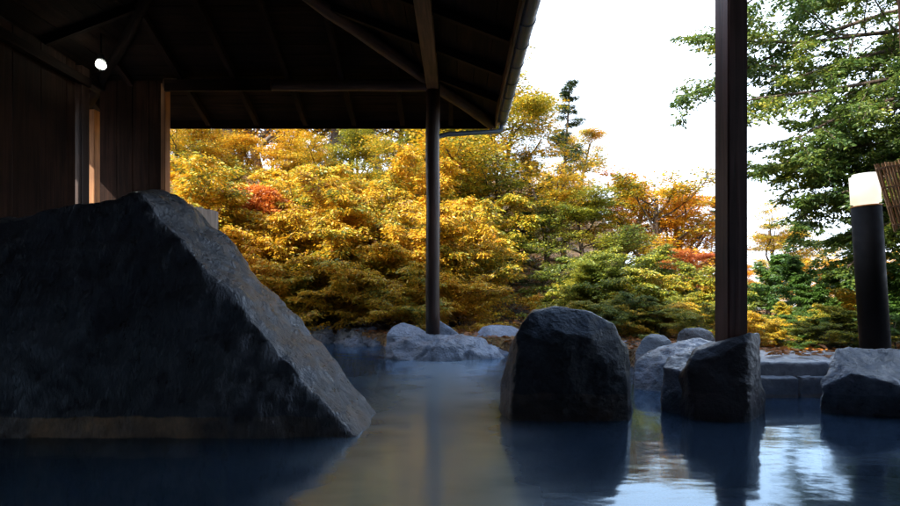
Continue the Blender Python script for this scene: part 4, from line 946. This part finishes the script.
for i, (px, d, H, m_, lb) in enumerate([(598, 7.9, .50, ML_lime, 'tiny yellow-green shrub at the shore right behind the middle boulder'), (628, 7.6, .50, ML_dgr, 'tiny green shrub peeping over the gap right of the middle boulder'),
    (655, 7.4, .48, ML_gold, 'tiny gold shrub directly above the small dark rounded rock'), (682, 7.6, .50, ML_lime, 'tiny yellow-green shrub over the low blackish rock'),
    (706, 6.9, .42, ML_dgr, 'tiny green shrub at the left foot of the square post'), (757, 6.3, .36, ML_gold, 'tiny gold shrub at the right foot of the square post'),
    (800, 6.2, .36, ML_green, 'tiny bright green shrub on the bank above the kerb gap'), (824, 5.9, .34, ML_dgr, 'tiny green shrub above the left corner of the slab rock'),
    (848, 6.0, .42, ML_lime, 'tiny yellow-green shrub left of the bollard lamp foot'), (897, 5.8, .42, ML_green, 'tiny green shrub right of the bollard lamp foot')]):
    place_tree('ground_shrub', SH[i % 2], px, d, lb, 'shrub', 2.2, H, 'tiny shrubs along the right bank', rot=i*1.3, mat=m_, sx=1.5, sink=.05)
# distant sunlit trees beyond the right shore
g6 = 'distant autumn trees beyond the right shore'
k_ = 0
for i, (px, d, H) in enumerate([(735, 30, 3.0), (770, 34, 3.4), (800, 38, 3.4), (830, 42, 3.9), (858, 36, 3.4), (885, 44, 4.2), (912, 40, 4), (790, 60, 5.5), (845, 66, 6), (900, 62, 6), (700, 40, 4), (660, 34, 4), (620, 32, 4), (580, 30, 5)]):
    place_tree('distant_tree', MA[i % 3], px, d, 'small pale %s tree far off in bright haze' % ['orange', 'gold', 'yellow'][i % 3], 'tree', H0, H, g6+' (%s)' % ['orange', 'gold', 'yellow'][i % 3], rot=i, mat=[ML_ora, ML_gold, ML_yel][i % 3], sink=.2)
# fallen leaves on the ground near the pool (stuff)
rg = np.random.default_rng(9); n = 26000
xx = rg.uniform(-7, 9, n); yy = rg.uniform(4.6, 17, n)
k = (ground_z(xx, yy) > .1); xx = xx[k]; yy = yy[k]
zz = ground_z(xx, yy)+.012
xx = np.append(xx, rg.uniform(1.9, 5, 260)); yk = rg.uniform(4.43, 4.95, 260); yy = np.append(yy, yk); zz = np.append(zz, np.full(260, CAMH-(357.5-294)/600*4.42+.012))
tips = [(np.array([a, b_, c]), np.array([0, 0, 0.]), np.array([a, b_, c])) for a, b_, c in zip(xx, yy, zz)]
V, F_ = leaves(tips, rg, 1, .07, .005, flat=.1, droop=0, tilt=.25, aspect=.7)
tag(link('fallen_leaves', mesh_np('fallen_leaves', V, F_, ML_fall)), 'fallen orange and brown leaves littering the ground beyond the pool', 'leaves', kind='stuff')
# steam drifting low over the far half of the pool
bm = bmesh.new(); bmesh.ops.create_cube(bm, size=1)
for q in bm.verts: q.co = Vector((q.co.x*7.5, q.co.y*5.4, q.co.z*.62))
m = bpy.data.materials.new('thin_steam'); m.use_nodes = True; Nn = m.node_tree.nodes; Ll = m.node_tree.links; Nn.remove(Nn['Principled BSDF'])
pv = Nn.new('ShaderNodeVolumePrincipled'); pv.inputs['Color'].default_value = (.95, .97, 1, 1); pv.inputs['Anisotropy'].default_value = .3
g = Nn.new('ShaderNodeNewGeometry'); nz = Nn.new('ShaderNodeTexNoise'); nz.inputs['Scale'].default_value = 1.4; nz.inputs['Detail'].default_value = 3; Ll.new(g.outputs['Position'], nz.inputs[0])
m1_ = Nn.new('ShaderNodeMapRange'); m1_.inputs['From Min'].default_value = .42; m1_.inputs['From Max'].default_value = .75; m1_.inputs['To Max'].default_value = .02; Ll.new(nz.outputs[0], m1_.inputs[0])
sx = Nn.new('ShaderNodeSeparateXYZ'); Ll.new(g.outputs['Position'], sx.inputs[0])
m2_ = Nn.new('ShaderNodeMapRange'); m2_.inputs['From Min'].default_value = .05; m2_.inputs['From Max'].default_value = .5; m2_.inputs['To Min'].default_value = 1; m2_.inputs['To Max'].default_value = 0; Ll.new(sx.outputs['Z'], m2_.inputs[0])
mm_ = Nn.new('ShaderNodeMath'); mm_.operation = 'MULTIPLY'; Ll.new(m1_.outputs[0], mm_.inputs[0]); Ll.new(m2_.outputs[0], mm_.inputs[1]); Ll.new(mm_.outputs[0], pv.inputs['Density'])
Ll.new(pv.outputs[0], Nn['Material Output'].inputs['Volume'])
st = from_bm('steam', bm, m); st.location = (.2, 6.1, .325); tag(st, 'thin white steam drifting low over the far half of the pool', 'steam', kind='stuff')
print('objects', len(bpy.data.objects))
